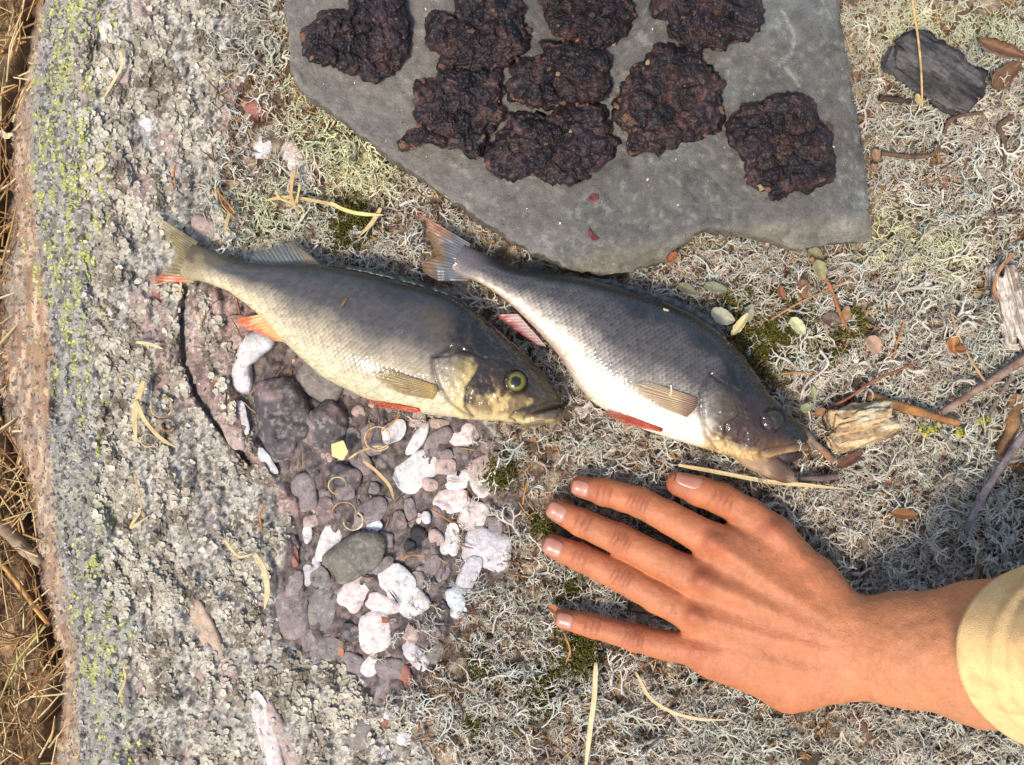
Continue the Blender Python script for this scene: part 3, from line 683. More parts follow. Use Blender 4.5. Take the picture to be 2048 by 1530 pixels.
def fin(name, base, tip, nr, colf, zf, parent, rag=0.08, m=14, per=5, thick=0.0005, seed=0, bow=0.0, amp=0.00035, opac=0.72):
    """fin membrane with raised rays between a base line and a tip line (photo pixels)"""
    r = np.random.default_rng(seed); n = nr * per
    b = resample(catmull(base, 60), n); t = resample(catmull(tip, 90), n)
    ray = np.repeat(r.normal(0, 1, nr), per); ex = 1 - np.abs(rag * ray) - rag * 0.6 * (np.arange(n) % per == 0)
    q = np.linspace(0, 1, m)
    W = q[None] * ex[:, None]
    u = b[:, 0:1] * (1 - W) + t[:, 0:1] * W; v = b[:, 1:2] * (1 - W) + t[:, 1:2] * W
    nv = np.array([-(t - b)[n // 2][1], (t - b)[n // 2][0]]); nv = nv / np.linalg.norm(nv)
    u = u + nv[0] * bow * np.sin(q * np.pi)[None]; v = v + nv[1] * bow * np.sin(q * np.pi)[None]
    ridge = np.cos(2 * np.pi * np.arange(n) / per) * 0.5 + 0.5
    z = zf(u, v, np.broadcast_to(q[None], u.shape)) + (ridge[:, None] * amp * (1 - 0.6 * q[None])) + 0.0005 * noise(u * 0.08, v * 0.08, seed=7)
    top = P(u, v, z).reshape(-1, 3); bot = top.copy(); bot[:, 2] -= thick
    F = grid_faces(n, m); k = n * m
    per_i = np.r_[np.arange(m), m * np.arange(1, n) + m - 1, (n - 1) * m + np.arange(m - 2, -1, -1), m * np.arange(n - 2, 0, -1)]
    side = np.stack([per_i, np.roll(per_i, -1), np.roll(per_i, -1) + k, per_i + k], 1)
    ii = np.repeat(np.linspace(0, 1, n), m); qq = np.tile(q, n)
    c = colf(ii, qq, np.repeat(ridge, m), u.ravel(), v.ravel())
    al = np.clip(opac + (1 - opac) * np.repeat(ridge, m) * 0.7 - 0.45 * qq ** 3 + 0.35 * (1 - qq) ** 2, 0.12, 1); c = np.c_[np.clip(c, 0.006, 0.9), al]
    return obj(name, np.vstack([top, bot]), np.vstack([F, F[:, ::-1] + k, side]), M['fin'], np.vstack([c, c]), parent=parent)

def fish_eye(cx, cy, rpx, z, cols, parent, tiltxy=(0, 0), flat=0.72):
    n, m = 40, 22; th = np.linspace(0, 2 * np.pi, n, endpoint=False); q = np.linspace(0.0, 1.12, m)
    V, C = [], []
    R = rpx * S
    o = P(cx, cy, z)
    for k in q:
        zz = R * flat * math.sqrt(max(1.28 - k * k, 0.0)) * 0.85 - R * flat * 0.35
        ring = np.stack([o[0] + R * k * np.cos(th), o[1] + R * k * np.sin(th), o[2] + zz + (tiltxy[0] * np.cos(th) + tiltxy[1] * np.sin(th)) * R * k], 1); V.append(ring)
        pup, iris, rim, skin = cols
        nn = noise(np.cos(th) * 5, np.sin(th) * 5, k * 4, seed=8)[:, None]
        w1 = sstep(0.46, 0.64, k + 0.04 * nn); w2 = sstep(0.70, 0.90, k + 0.05 * nn); w3 = sstep(0.94, 1.02, k + 0 * nn)
        c = ((pup * (1 - w1) + iris * w1) * (1 - w2) + rim * w2) * (1 + 0.2 * nn); c = c * (1 - w3) + skin * w3
        C.append(np.broadcast_to(c, (n, 3)))
    e = obj('eye', np.concatenate(V), grid_faces(m, n, closed_m=True), M['eye'], np.concatenate(C), parent=parent)
    return e

# ---- perch on the left
f1_d = [(388, 487), (410, 497), (443, 511), (495, 525), (540, 530), (603, 528), (662, 531), (740, 547), (800, 562), (856, 577), (906, 594), (947, 620), (1000, 662), (1053, 709), (1088, 747), (1115, 780), (1124, 800), (1128, 818)]
f1_v = [(384, 563), (400, 561), (426, 570), (459, 583), (498, 612), (534, 642), (564, 678), (603, 716), (646, 754), (684, 774), (730, 796), (790, 815), (841, 826), (900, 834), (944, 840), (988, 840), (1032, 846), (1091, 848), (1118, 842), (1128, 820)]
def z1(s): return 0.0205 + 0.002 * np.sin(s * 3) - 0.010 * sstep(0.18, -0.02, s) - 0.004 * sstep(0.85, 1.05, s)
F1 = fish_body((386, 525), (1128, 819), f1_d, f1_v, z1, 0.0205, [(-0.05, 0.20), (0, 0.22), (0.08, 0.33), (0.2, 0.58), (0.35, 0.86), (0.5, 1.0), (0.65, 0.98), (0.78, 0.86), (0.9, 0.62), (1.0, 0.36)], scale_to=0.70)
u, v = F1.u, F1.v
# gill cover, preopercle and mouth relief
op_edge = [(900, 694), (866, 714), (868, 740), (877, 770), (900, 806), (944, 836)]
op_poly = [(866, 714), (905, 700), (940, 704), (968, 716), (956, 745), (934, 776), (932, 812), (946, 836), (915, 822), (893, 800), (876, 768), (868, 740)]
chk_poly = [(968, 716), (1010, 722), (1050, 730), (1085, 770), (1100, 800), (1060, 820), (1010, 842), (947, 834), (932, 812), (934, 776), (955, 746)]
F1.V += F1.nrm * (F1.top * (0.0011 * sstep(5, -7, poly_sd(op_poly, u, v)) + 0.0010 * sstep(10, -14, poly_sd(chk_poly, u, v))))[:, None]
g_op = groove(F1, op_edge, 4.5, 0.0010); g_pre = groove(F1, [(968, 716), (955, 746), (934, 776), (931, 812), (946, 834)], 3.5, 0.0007)
g_top = groove(F1, [(866, 714), (900, 712), (925, 700), (945, 706), (970, 718), (1000, 712), (1040, 708)], 3.0, 0.0007)
g_m = groove(F1, [(1132, 812), (1110, 814), (1080, 824), (1052, 836)], 4.0, 0.0030)
g_mx = groove(F1, [(1118, 800), (1090, 808), (1060, 818), (1030, 822), (1020, 834), (1030, 843)], 3.0, 0.0008)
g_eye = np.hypot(u - 1032, v - 763)
F1.V -= F1.nrm * (F1.top * 0.0016 * np.exp(-((g_eye - 21) / 5.0) ** 2))[:, None]
wr = fbm(u * 0.09, v * 0.09, seed=131, oct=3)
head = sstep(0.62, 0.72, F1.S); F1.V += F1.nrm * (F1.top * head * 0.00035 * wr)[:, None]
t = F1.t; s = F1.S; nz1 = fbm(u * 0.012, v * 0.012, seed=132, oct=3); nz2 = fbm(u * 0.05, v * 0.05, seed=133)
bars = 0.03 * np.sin((s - 0.05) * 2 * np.pi * 5.2) * sstep(0.75, 0.55, s)
tt = t + bars + 0.025 * nz1 + 0.02 * nz2 - 0.03 * sstep(0.5, 0.1, s)
col = np.broadcast_to(lin(206, 190, 152), (len(u), 3)).copy()
col = mixc(col, sstep(0.08, 0.36, tt) * 0.8, lin(156, 142, 118))
col = mixc(col, sstep(0.28, 0.60, tt) * 0.95, lin(66, 63, 64))
col = mixc(col, sstep(0.72, 0.98, tt) * 0.9, lin(30, 31, 31))
# fine dark dusting and scale edges
col = mixc(col, F1.edge * F1.body * 0.34, lin(60, 52, 42)); col = col * (1 + 0.4 * (F1.tone - 0.5) * F1.body)[:, None]
sp = sstep(0.35, 0.7, fbm(u * 0.28, v * 0.28, seed=134, oct=2)) * sstep(0.6, 0.3, t) * 0.28; col = mixc(col, sp, lin(130, 112, 84))
# tail root greyer olive
col = mixc(col, sstep(0.10, 0.0, s) * 0.85, lin(128, 112, 74)); col = mixc(col, sstep(0.09, 0.02, s) * sstep(0.5, 0.75, t + 0.2 * nz2) * 0.7, lin(70, 56, 44))
# olive gold behind the head, dark nape
col = mixc(col, sstep(60, 10, line_d([(880, 630), (930, 680), (990, 700)], u, v)) * 0.45 * sstep(0.3, 0.5, tt) * sstep(0.95, 0.75, tt), lin(92, 74, 42))
hd = sstep(0.67, 0.75, s + 0.10 * (t - 0.5) + 0.02 * nz2)
hc = np.broadcast_to(lin(178, 150, 92), (len(u), 3)).copy()
hc = mixc(hc, sstep(0.18, 0.46, t + 0.20 * nz2 + 0.05 * nz1 + 0.2 * sstep(0.86, 0.95, s)), lin(44, 34, 23)); hc = mixc(hc, sstep(0.58, 0.78, t + 0.05 * nz2), lin(24, 22, 19))
bl = sstep(-0.1, 0.35, fbm(u * 0.03, v * 0.03, seed=136)) * sstep(922, 950, u) * sstep(0.02, 0.2, t) * sstep(0.6, 0.45, t); hc = mixc(hc, bl * 0.7, lin(80, 56, 30))
hc = mixc(hc, sstep(0, -12, poly_sd(op_poly, u, v)) * sstep(0.62, 0.42, t + 0.1 * nz2) * 0.7, lin(196, 174, 108))
hc = mixc(hc, sstep(0.18, 0.02, t) * 0.5, lin(232, 214, 160))
hc = mixc(hc, sstep(1040, 1085, u) * 0.6 * sstep(0.1, 0.3, t), lin(66, 60, 44))
col = mixc(col, hd, hc)
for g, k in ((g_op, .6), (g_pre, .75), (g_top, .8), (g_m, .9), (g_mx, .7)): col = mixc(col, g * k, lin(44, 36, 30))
col = mixc(col, np.exp(-((g_eye - 25) / 7.0) ** 2) * 0.4, lin(36, 30, 22))
fish1 = thing('perch', P(757, 672, 0.004), 'perch with a yellow green eye lying nearer the rock ledge, pale flank and dark back', 'fish', 'freshly caught fish')
body1 = finish_fish(F1, col, fish1)
ez = surf_z(F1, [1032], [763])[0]
fish_eye(1032, 763, 18.5, ez - 0.0004, (lin(28, 32, 15), lin(110, 106, 38), lin(74, 68, 30), lin(28, 24, 17)), fish1, tiltxy=(-0.06, -0.10))
# fins
def over(F, lift):
    def g(u, v, q): return surf_z(F, u, v) + lift + 0.0010 * q
    return g
def col_tail1(i, q, r, u, v):
    c = np.broadcast_to(lin(134, 120, 78), (len(i), 3)).copy() * (0.78 + 0.35 * r)[:, None]
    c = mixc(c, sstep(0.35, 0.0, i) * 0.4, lin(110, 96, 74)); c = mixc(c, np.exp(-((q - 0.22) / 0.14) ** 2) * sstep(0.7, 0.3, i) * 0.6, lin(78, 62, 50))
    c = mixc(c, sstep(0.80, 0.94, i) * sstep(0.05, 0.4, q), lin(196, 84, 46)); return mixc(c, sstep(0.9, 1, q) * 0.4, lin(196, 186, 150))
zt1 = lambda u, v, q: 0.0125 - 0.0015 * q + 0.0012 * np.sin(v * 0.05)
fin('tail_fin', [(396, 484), (386, 505), (383, 527), (384, 548), (390, 566)], [(299, 422), (322, 458), (336, 480), (347, 503), (346, 520), (330, 537), (318, 548), (296, 561)], 17, col_tail1, zt1, fish1, rag=0.07, m=18, seed=1, bow=0, amp=0.00018, opac=0.6)
def col_d2(i, q, r, u, v):
    c = np.broadcast_to(lin(112, 114, 108), (len(i), 3)).copy() * (0.62 + 0.5 * r)[:, None]
    return mixc(c, sstep(0.6, 1.0, i) * 0.55, lin(176, 142, 94))
fin('second_dorsal_fin', [(516, 531), (560, 533), (600, 532), (646, 533)], [(498, 516), (514, 504), (545, 493), (580, 484), (612, 503)], 16, col_d2, lambda u, v, q: 0.019 - 0.003 * q, fish1, rag=0.04, seed=2)
def col_d1(i, q, r, u, v): return np.broadcast_to(lin(58, 64, 60), (len(i), 3)).copy() * (0.55 + 0.75 * r)[:, None]
fin('first_dorsal_fin', [(652, 534), (740, 552), (800, 567), (856, 582), (906, 600), (950, 628)], [(655, 522), (742, 536), (800, 550), (856, 566), (900, 584), (940, 610)], 14, col_d1, lambda u, v, q: 0.024 + 0.0015 * np.sin(q * 3.1), fish1, rag=0.12, m=8, seed=3, thick=0.0012, amp=0.0009)
def col_an(i, q, r, u, v):
    c = np.broadcast_to(lin(196, 152, 92), (len(i), 3)).copy() * (0.75 + 0.35 * r)[:, None]
    return mixc(c, sstep(0.35, 0.8, q + 0.25 * (0.5 - i)), lin(206, 104, 52))
fin('anal_fin', [(524, 628), (545, 655), (570, 684)], [(469, 638), (476, 650), (492, 660), (520, 668), (548, 682)], 10, col_an, lambda u, v, q: 0.015 - 0.002 * q, fish1, rag=0.05, seed=4)
def col_red(i, q, r, u, v): return mixc(lin(198, 82, 42)[None] * (0.6 + 0.55 * r)[:, None] + 0 * i[:, None], sstep(0.5, 1, i) * 0.4, lin(214, 150, 96))
fin('pelvic_fin', [(838, 817), (842, 822), (846, 828)], [(721, 796), (726, 802), (746, 814)], 6, col_red, over(F1, 0.0007), fish1, rag=0.08, seed=5, thick=0.0007, opac=0.55)
def col_pec(i, q, r, u, v):
    c = np.broadcast_to(lin(150, 126, 78), (len(i), 3)).copy() * (0.66 + 0.5 * r)[:, None]
    return mixc(c, sstep(0.35, 0, q) * 0.5, lin(186, 156, 92))
fin('pectoral_fin', [(874, 772), (875, 784), (866, 799)], [(762, 734), (744, 737), (742, 748), (752, 762), (776, 778), (806, 790)], 13, col_pec, over(F1, 0.0009), fish1, rag=0.04, m=12, seed=6, opac=0.5)

# ---- perch on the right, mouth open
f2_d = [(930, 489), (945, 497), (967, 508), (1011, 528), (1055, 543), (1114, 549), (1173, 558), (1232, 573), (1290, 591), (1335, 606), (1385, 628), (1415, 648), (1444, 670), (1473, 697), (1497, 726), (1518, 760), (1541, 790), (1571, 818), (1597, 846), (1612, 872), (1616, 888)]
f2_v = [(932, 558), (946, 559), (973, 573), (1008, 597), (1038, 624), (1070, 656), (1099, 688), (1123, 718), (1152, 768), (1188, 806), (1240, 838), (1290, 860), (1326, 872), (1371, 886), (1415, 900), (1455, 912), (1494, 922), (1530, 916), (1562, 908), (1590, 902), (1612, 897), (1616, 890)]
def z2(s): return 0.0225 + 0.002 * np.sin(s * 3) - 0.009 * sstep(0.18, -0.02, s) - 0.004 * sstep(0.85, 1.05, s)
F2 = fish_body((931, 523), (1616, 889), f2_d, f2_v, z2, 0.0215, [(-0.05, 0.20), (0, 0.22), (0.08, 0.33), (0.2, 0.60), (0.35, 0.90), (0.5, 1.0), (0.65, 0.98), (0.78, 0.84), (0.9, 0.58), (1.0, 0.30)], scale_to=0.70, sc=9.5)
u, v = F2.u, F2.v
op2 = [(1420, 748), (1440, 770), (1470, 790), (1482, 830), (1452, 850), (1446, 880), (1470, 905), (1430, 900), (1410, 870), (1404, 820), (1404, 780)]
ck2 = [(1470, 790), (1530, 800), (1570, 850), (1580, 890), (1530, 905), (1480, 885), (1450, 862), (1452, 845), (1482, 830)]
F2.V += F2.nrm * (F2.top * (0.0011 * sstep(5, -8, poly_sd(op2, u, v)) + 0.0010 * sstep(14, -16, poly_sd(ck2, u, v))))[:, None]
g_op = groove(F2, [(1422, 748), (1404, 780), (1403, 825), (1410, 870), (1430, 900)], 4.5, 0.0011)
g_pre = groove(F2, [(1470, 800), (1478, 830), (1452, 848), (1450, 862), (1470, 880), (1490, 886)], 3.5, 0.0008)
g_b = groove(F2, [(1410, 850), (1425, 866), (1460, 880), (1480, 884)], 3.0, 0.0006)
g_top = groove(F2, [(1420, 748), (1450, 768), (1490, 788)], 3.5, 0.0006)
g_mx = groove(F2, [(1616, 884), (1580, 890), (1540, 896), (1520, 904), (1522, 920)], 3.2, 0.0008)
g_eye = np.hypot(u - 1546, v - 840)
F2.V -= F2.nrm * (F2.top * 0.0014 * np.exp(-((g_eye - 21) / 5.0) ** 2))[:, None]
t = F2.t; s = F2.S; nz1 = fbm(u * 0.012, v * 0.012, seed=142, oct=3); nz2 = fbm(u * 0.05, v * 0.05, seed=143)
tt = t + 0.045 * nz1 + 0.02 * nz2 + 0.05 * np.sin(s * 30) * sstep(0.75, 0.5, s) * 0.3 + 0.10 * sstep(0.30, 0.05, s)
col = np.broadcast_to(lin(232, 216, 190), (len(u), 3)).copy()
col = mixc(col, sstep(0.16, 0.34, tt) * 0.92, lin(132, 123, 113))
col = mixc(col, sstep(0.32, 0.55, tt) * 0.9, lin(64, 61, 59))
col = mixc(col, sstep(0.72, 0.90, tt) * 0.95, lin(20, 20, 20))
col = mixc(col, F2.edge * F2.body * 0.55 * sstep(0.12, 0.35, t), lin(34, 31, 29)); col = col * (1 + 0.5 * (F2.tone - 0.5) * F2.body)[:, None]
col = mixc(col, sstep(0.10, 0.0, t) * sstep(0.55, 0.3, s) * 0.5, lin(150, 96, 84))
col = mixc(col, sstep(0.08, 0.0, s) * 0.8, lin(100, 92, 92))
hd = sstep(0.68, 0.74, s + 0.08 * (t - 0.5) + 0.015 * nz2)
F2.V += F2.nrm * (F2.top * hd * (0.0004 * fbm(u * 0.07, v * 0.07, seed=144, oct=3) + 0.00012 * noise(u * 0.4, v * 0.4, seed=145)))[:, None]
hc = np.broadcast_to(lin(196, 164, 112), (len(u), 3)).copy()
hc = mixc(hc, sstep(0.07, 0.26, t + 0.06 * nz2), lin(66, 48, 35)); hc = mixc(hc, sstep(0.36, 0.6, t), lin(22, 19, 16))
hc = hc * np.clip(1 + 0.3 * nz2 + 0.3 * fbm(u * 0.2, v * 0.2, seed=146, oct=2), 0.4, 1.8)[:, None]
hc = mixc(hc, sstep(14, -18, poly_sd(ck2, u, v)) * 0.5, lin(60, 40, 33))
hc = mixc(hc, sstep(10, -14, poly_sd(op2, u, v)) * 0.5 * sstep(0.15, 0.4, t), lin(88, 76, 54))
hc = mixc(hc, sstep(1500, 1560, u) * sstep(0.5, 0.2, t) * 0.6, lin(128, 96, 70))
col = mixc(col, hd, hc)
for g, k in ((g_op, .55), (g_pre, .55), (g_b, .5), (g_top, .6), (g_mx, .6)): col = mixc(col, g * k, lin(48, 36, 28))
fish2 = thing('perch', P(1270, 700, 0.004), 'greyer perch with open mouth lying beside the fingertips and below the slab', 'fish', 'freshly caught fish')
finish_fish(F2, col, fish2)
ez = surf_z(F2, [1546], [840])[0]
fish_eye(1546, 840, 17.5, ez - 0.0006, (lin(18, 18, 15), lin(36, 33, 25), lin(58, 50, 36), lin(26, 22, 18)), fish2, tiltxy=(0.16, 0.10), flat=0.42)

def loft_piece(name, pts, zc, hz, col, mat, parent, n=48, m=14):
    """rounded flattish solid over a closed outline in photo pixels"""
    out = resample(catmull(pts, 200, True), n, True); c = out.mean(0)
    ph = np.linspace(0, np.pi, m); V = []
    for p_ in ph:
        k = max(math.sin(p_) ** 0.7, 0.01); q = c + (out - c) * k
        V.append(P(q[:, 0], q[:, 1], zc(q[:, 0], q[:, 1]) + hz * math.cos(p_)))
    V = np.concatenate(V); u, v = app(V)
    return obj(name, V, grid_faces(m, n, closed_m=True), mat, np.clip(col(u, v), 0.005, 0.9), parent=parent)
def cj(u, v):
    c = np.broadcast_to(lin(150, 118, 88), (len(u), 3)).copy(); c = mixc(c, sstep(1510, 1570, u) * 0.85, lin(78, 58, 48)); c = mixc(c, sstep(6, 1, line_d([(1552, 911), (1568, 923), (1583, 940), (1595, 957)], u, v)) * 0.6, lin(124, 98, 82)); return mixc(c, sstep(0.1, 0.6, fbm(u * 0.06, v * 0.06, seed=151)) * 0.3, lin(206, 176, 146))
loft_piece('lower_jaw', [(1462, 902), (1520, 902), (1552, 911), (1568, 923), (1583, 940), (1595, 957), (1593, 964), (1566, 966), (1530, 952), (1490, 934)], lambda u, v: 0.0205 - 0.00006 * (u - 1470), 0.0052, cj, M['fish'], fish2)
def cm(u, v):
    c = np.broadcast_to(lin(86, 62, 44), (len(u), 3)).copy(); return mixc(c, sstep(10, 2, line_d([(1520, 902), (1522, 918), (1534, 926)], u, v)) * 0.6, lin(164, 132, 92))
loft_piece('upper_jaw', [(1518, 900), (1540, 893), (1575, 888), (1606, 888), (1612, 896), (1590, 904), (1560, 912), (1536, 925), (1524, 920)], lambda u, v: 0.0245 - 0.00005 * (u - 1518), 0.0026, cm, M['fish'], fish2)
def cm1(u, v):
    c = np.broadcast_to(lin(104, 92, 64), (len(u), 3)).copy(); return mixc(c, sstep(0.0, 0.5, fbm(u * 0.05, v * 0.09, seed=152)) * 0.6, lin(170, 146, 96))
loft_piece('lower_jaw', [(1034, 842), (1070, 830), (1100, 823), (1122, 822), (1126, 832), (1118, 842), (1090, 850), (1055, 853)], lambda u, v: 0.0195 + 0 * u, 0.0068, cm1, M['fish'], fish1)
def cu1(u, v):
    c = np.broadcast_to(lin(60, 52, 36), (len(u), 3)).copy(); return mixc(c, sstep(0.1, 0.5, fbm(u * 0.08, v * 0.08, seed=153)) * 0.5, lin(120, 104, 66))
loft_piece('upper_jaw', [(1022, 830), (1050, 818), (1090, 806), (1116, 800), (1120, 808), (1090, 818), (1062, 828), (1040, 842), (1026, 842)], lambda u, v: 0.0255 - 0.00005 * (u - 1022), 0.0030, cu1, M['fish'], fish1)

def col_tail2(i, q, r, u, v):
    c = np.broadcast_to(lin(104, 105, 106), (len(i), 3)).copy() * (0.85 + 0.22 * r)[:, None]
    c = mixc(c, sstep(0.5, 0.85, q + 0.25 * sstep(0.3, 0.0, i) - 0.25 * sstep(0.65, 1, i)), lin(138, 106, 76)); c = mixc(c, sstep(0.22, 0.05, i) * sstep(0.3, 0.9, q) * 0.8, lin(160, 94, 76))
    return mixc(c, np.exp(-((q - 0.12) / 0.1) ** 2) * 0.35, lin(92, 82, 84))
fin('tail_fin', [(942, 488), (934, 505), (931, 525), (932, 545), (938, 562)], [(836, 425), (846, 450), (856, 480), (866, 500), (858, 514), (838, 528), (850, 548), (872, 562)], 17, col_tail2, lambda u, v, q: 0.0150 + 0.001 * q + 0.001 * np.sin(v * 0.05), fish2, rag=0.07, m=18, seed=11, amp=0.00015, opac=0.6)
def col_dk(i, q, r, u, v): return np.broadcast_to(lin(58, 62, 64), (len(i), 3)).copy() * (0.55 + 0.7 * r)[:, None]
fin('second_dorsal_fin', [(1062, 547), (1090, 550), (1120, 553)], [(1040, 524), (1060, 525), (1090, 533), (1112, 543)], 12, col_dk, lambda u, v, q: 0.019 - 0.003 * q, fish2, rag=0.05, seed=12)
fin('first_dorsal_fin', [(1130, 556), (1200, 570), (1290, 597), (1360, 624), (1420, 658), (1450, 682)], [(1140, 546), (1210, 556), (1300, 578), (1370, 604), (1430, 642), (1454, 672)], 14, col_dk, lambda u, v, q: 0.024 + 0.0012 * np.sin(q * 3), fish2, rag=0.14, m=8, seed=13, thick=0.0012, amp=0.0009)
def col_an2(i, q, r, u, v):
    c = np.broadcast_to(lin(176, 146, 144), (len(i), 3)).copy() * (0.75 + 0.35 * r)[:, None]; return mixc(c, sstep(0.45, 0.9, q + 0.35 * (0.5 - i)) * 0.8, lin(176, 66, 56))
fin('anal_fin', [(1036, 628), (1060, 655), (1092, 692)], [(992, 628), (1000, 642), (1032, 662), (1074, 690)], 10, col_an2, lambda u, v, q: 0.016 - 0.003 * q, fish2, rag=0.05, seed=14)
def col_red2(i, q, r, u, v): return np.broadcast_to(mixc(lin(180, 66, 50)[None] * (0.55 + 0.6 * r)[:, None], sstep(0.4, 1.0, i) * 0.5, lin(222, 150, 104)), (len(i), 3))
fin('pelvic_fin', [(1326, 858), (1325, 861), (1322, 864)], [(1191, 809), (1195, 816), (1206, 829), (1228, 845)], 8, col_red2, over(F2, 0.0008), fish2, rag=0.12, seed=15, thick=0.0007, opac=0.5)
def col_pec2(i, q, r, u, v):
    c = np.broadcast_to(lin(184, 158, 120), (len(i), 3)).copy() * (0.62 + 0.5 * r)[:, None]; return mixc(c, sstep(0.42, 0.05, q) * 0.75, lin(98, 70, 62))
fin('pectoral_fin', [(1396, 796), (1392, 815), (1374, 834)], [(1290, 762), (1262, 762), (1258, 772), (1270, 786), (1296, 804), (1326, 818)], 13, col_pec2, over(F2, 0.0009), fish2, rag=0.07, m=12, seed=16, opac=0.4)

loft_piece('mouth', [(1540, 900), (1570, 902), (1600, 902), (1606, 910), (1592, 922), (1570, 926), (1552, 916)], lambda u, v: 0.0165 + 0 * u, 0.0035, lambda u, v: np.broadcast_to(lin(44, 30, 26), (len(u), 3)), M['fish'], fish2)

# ------------------------------------------------------------------ person: hand, forearm and sleeve
def surface_nets(d, org, h):
    nx, ny, nz = d.shape; ins = d < 0
    c = np.zeros((nx - 1, ny - 1, nz - 1), np.int8)
    for a in (0, 1):
        for b in (0, 1):
            for e in (0, 1): c += ins[a:nx - 1 + a, b:ny - 1 + b, e:nz - 1 + e]
    ci, cj, ck = np.where((c > 0) & (c < 8)); idx = -np.ones(c.shape, np.int64); idx[ci, cj, ck] = np.arange(len(ci))
    acc = np.zeros((len(ci), 3)); w = np.zeros(len(ci))
    cor = [(a, b, e) for a in (0, 1) for b in (0, 1) for e in (0, 1)]
    for p in cor:
        for k in range(3):
            if p[k]: continue
            q = list(p); q[k] = 1
            d0 = d[ci + p[0], cj + p[1], ck + p[2]]; d1 = d[ci + q[0], cj + q[1], ck + q[2]]
            x = (d0 < 0) != (d1 < 0); t = np.where(x, d0 / np.where(x, d0 - d1, 1), 0)
            pos = np.array(p)[None] + np.eye(3)[k][None] * t[:, None]
            acc += pos * x[:, None]; w += x
    V = (np.stack([ci, cj, ck], 1) + acc / w[:, None]) * h + org
    quads = []
    for k in range(3):
        sl0 = [slice(1, -1)] * 3; sl0[k] = slice(0, -1); sl1 = [slice(1, -1)] * 3; sl1[k] = slice(1, None)
        A, B = ins[tuple(sl0)], ins[tuple(sl1)]
        for flip in (False, True):
            e = np.stack(np.where((A & ~B) if not flip else (~A & B)), 1)
            if not len(e): continue
            g = e + 1; g[:, k] -= 1
            a1, a2 = (k + 1) % 3, (k + 2) % 3
            o1, o2 = np.eye(3, dtype=int)[a1], np.eye(3, dtype=int)[a2]
            ids = [idx[tuple((g - o).T)] for o in (o1 + o2, o2, 0 * o1, o1)]
            q = np.stack(ids, 1); quads.append(q[:, ::-1] if flip else q)
    return V, np.concatenate(quads)

def J(u, v, z, r): return (P(u, v, z), r)
fing = {
 'index':  [J(1161, 973, .0135, .00599), J(1208, 984, .0160, .00759), J(1276, 1003, .0195, .00838), J(1340, 1036, .0215, .00878), J(1425, 1084, .0240, .0104)],
 'middle': [J(1114, 1020, .0135, .00658), J(1165, 1046, .0160, .00779), J(1243, 1081, .0200, .00878), J(1315, 1118, .0220, .00899), J(1402, 1160, .0250, .0106)],
 'ring':   [J(1106, 1092, .0135, .00658), J(1160, 1114, .0160, .00759), J(1243, 1154, .0195, .00858), J(1312, 1193, .0215, .00878), J(1388, 1230, .0235, .0102)],
 'little': [J(1128, 1238, .0130, .00579), J(1185, 1252, .0145, .00658), J(1269, 1275, .0175, .00759), J(1325, 1290, .0190, .00779), J(1395, 1300, .0210, .00919)],
 'thumb':  [J(1356, 968, .0165, .00678), J(1400, 983, .0170, .00838), J(1446, 1000, .0175, .00878), J(1500, 1030, .0185, .00919), J(1548, 1072, .0200, .0108)],
}
palm = [  # capsule pairs
 (J(1425, 1084, .0235, .0106), J(1640, 1220, .0270, .0150)), (J(1402, 1160, .0245, .0108), J(1645, 1262, .0275, .0155)),
 (J(1388, 1230, .0230, .0106), J(1640, 1305, .0265, .0155)), (J(1395, 1300, .0205, .0096), J(1620, 1345, .0250, .0155)),
 (J(1420, 1318, .0180, .0095), J(1575, 1372, .0195, .0122)), (J(1575, 1372, .0195, .0122), J(1680, 1340, .0270, .0142)),
 (J(1548, 1072, .0200, .0108), J(1628, 1170, .0220, .0135)), (J(1628, 1170, .0220, .0135), J(1690, 1255, .0290, .0150)),
 (J(1470, 1085, .0190, .0085), J(1560, 1120, .0200, .0110)), (J(1500, 1200, .0190, .0120), J(1600, 1270, .0200, .0130)),
 (J(1700, 1256, .0300, .0150), J(1800, 1252, .0440, .0158)), (J(1690, 1340, .0290, .0148), J(1800, 1346, .0430, .0155)),
 (J(1800, 1252, .0440, .0158), J(1960, 1246, .0680, .0190)), (J(1800, 1346, .0430, .0155), J(1960, 1370, .0670, .0188)),
 (J(1960, 1246, .0680, .0190), J(2110, 1240, .0960, .0215)), (J(1960, 1370, .0670, .0188), J(2110, 1375, .0950, .0210)),
 (J(1700, 1300, .0310, .0160), J(2110, 1306, .0960, .0230)),
]
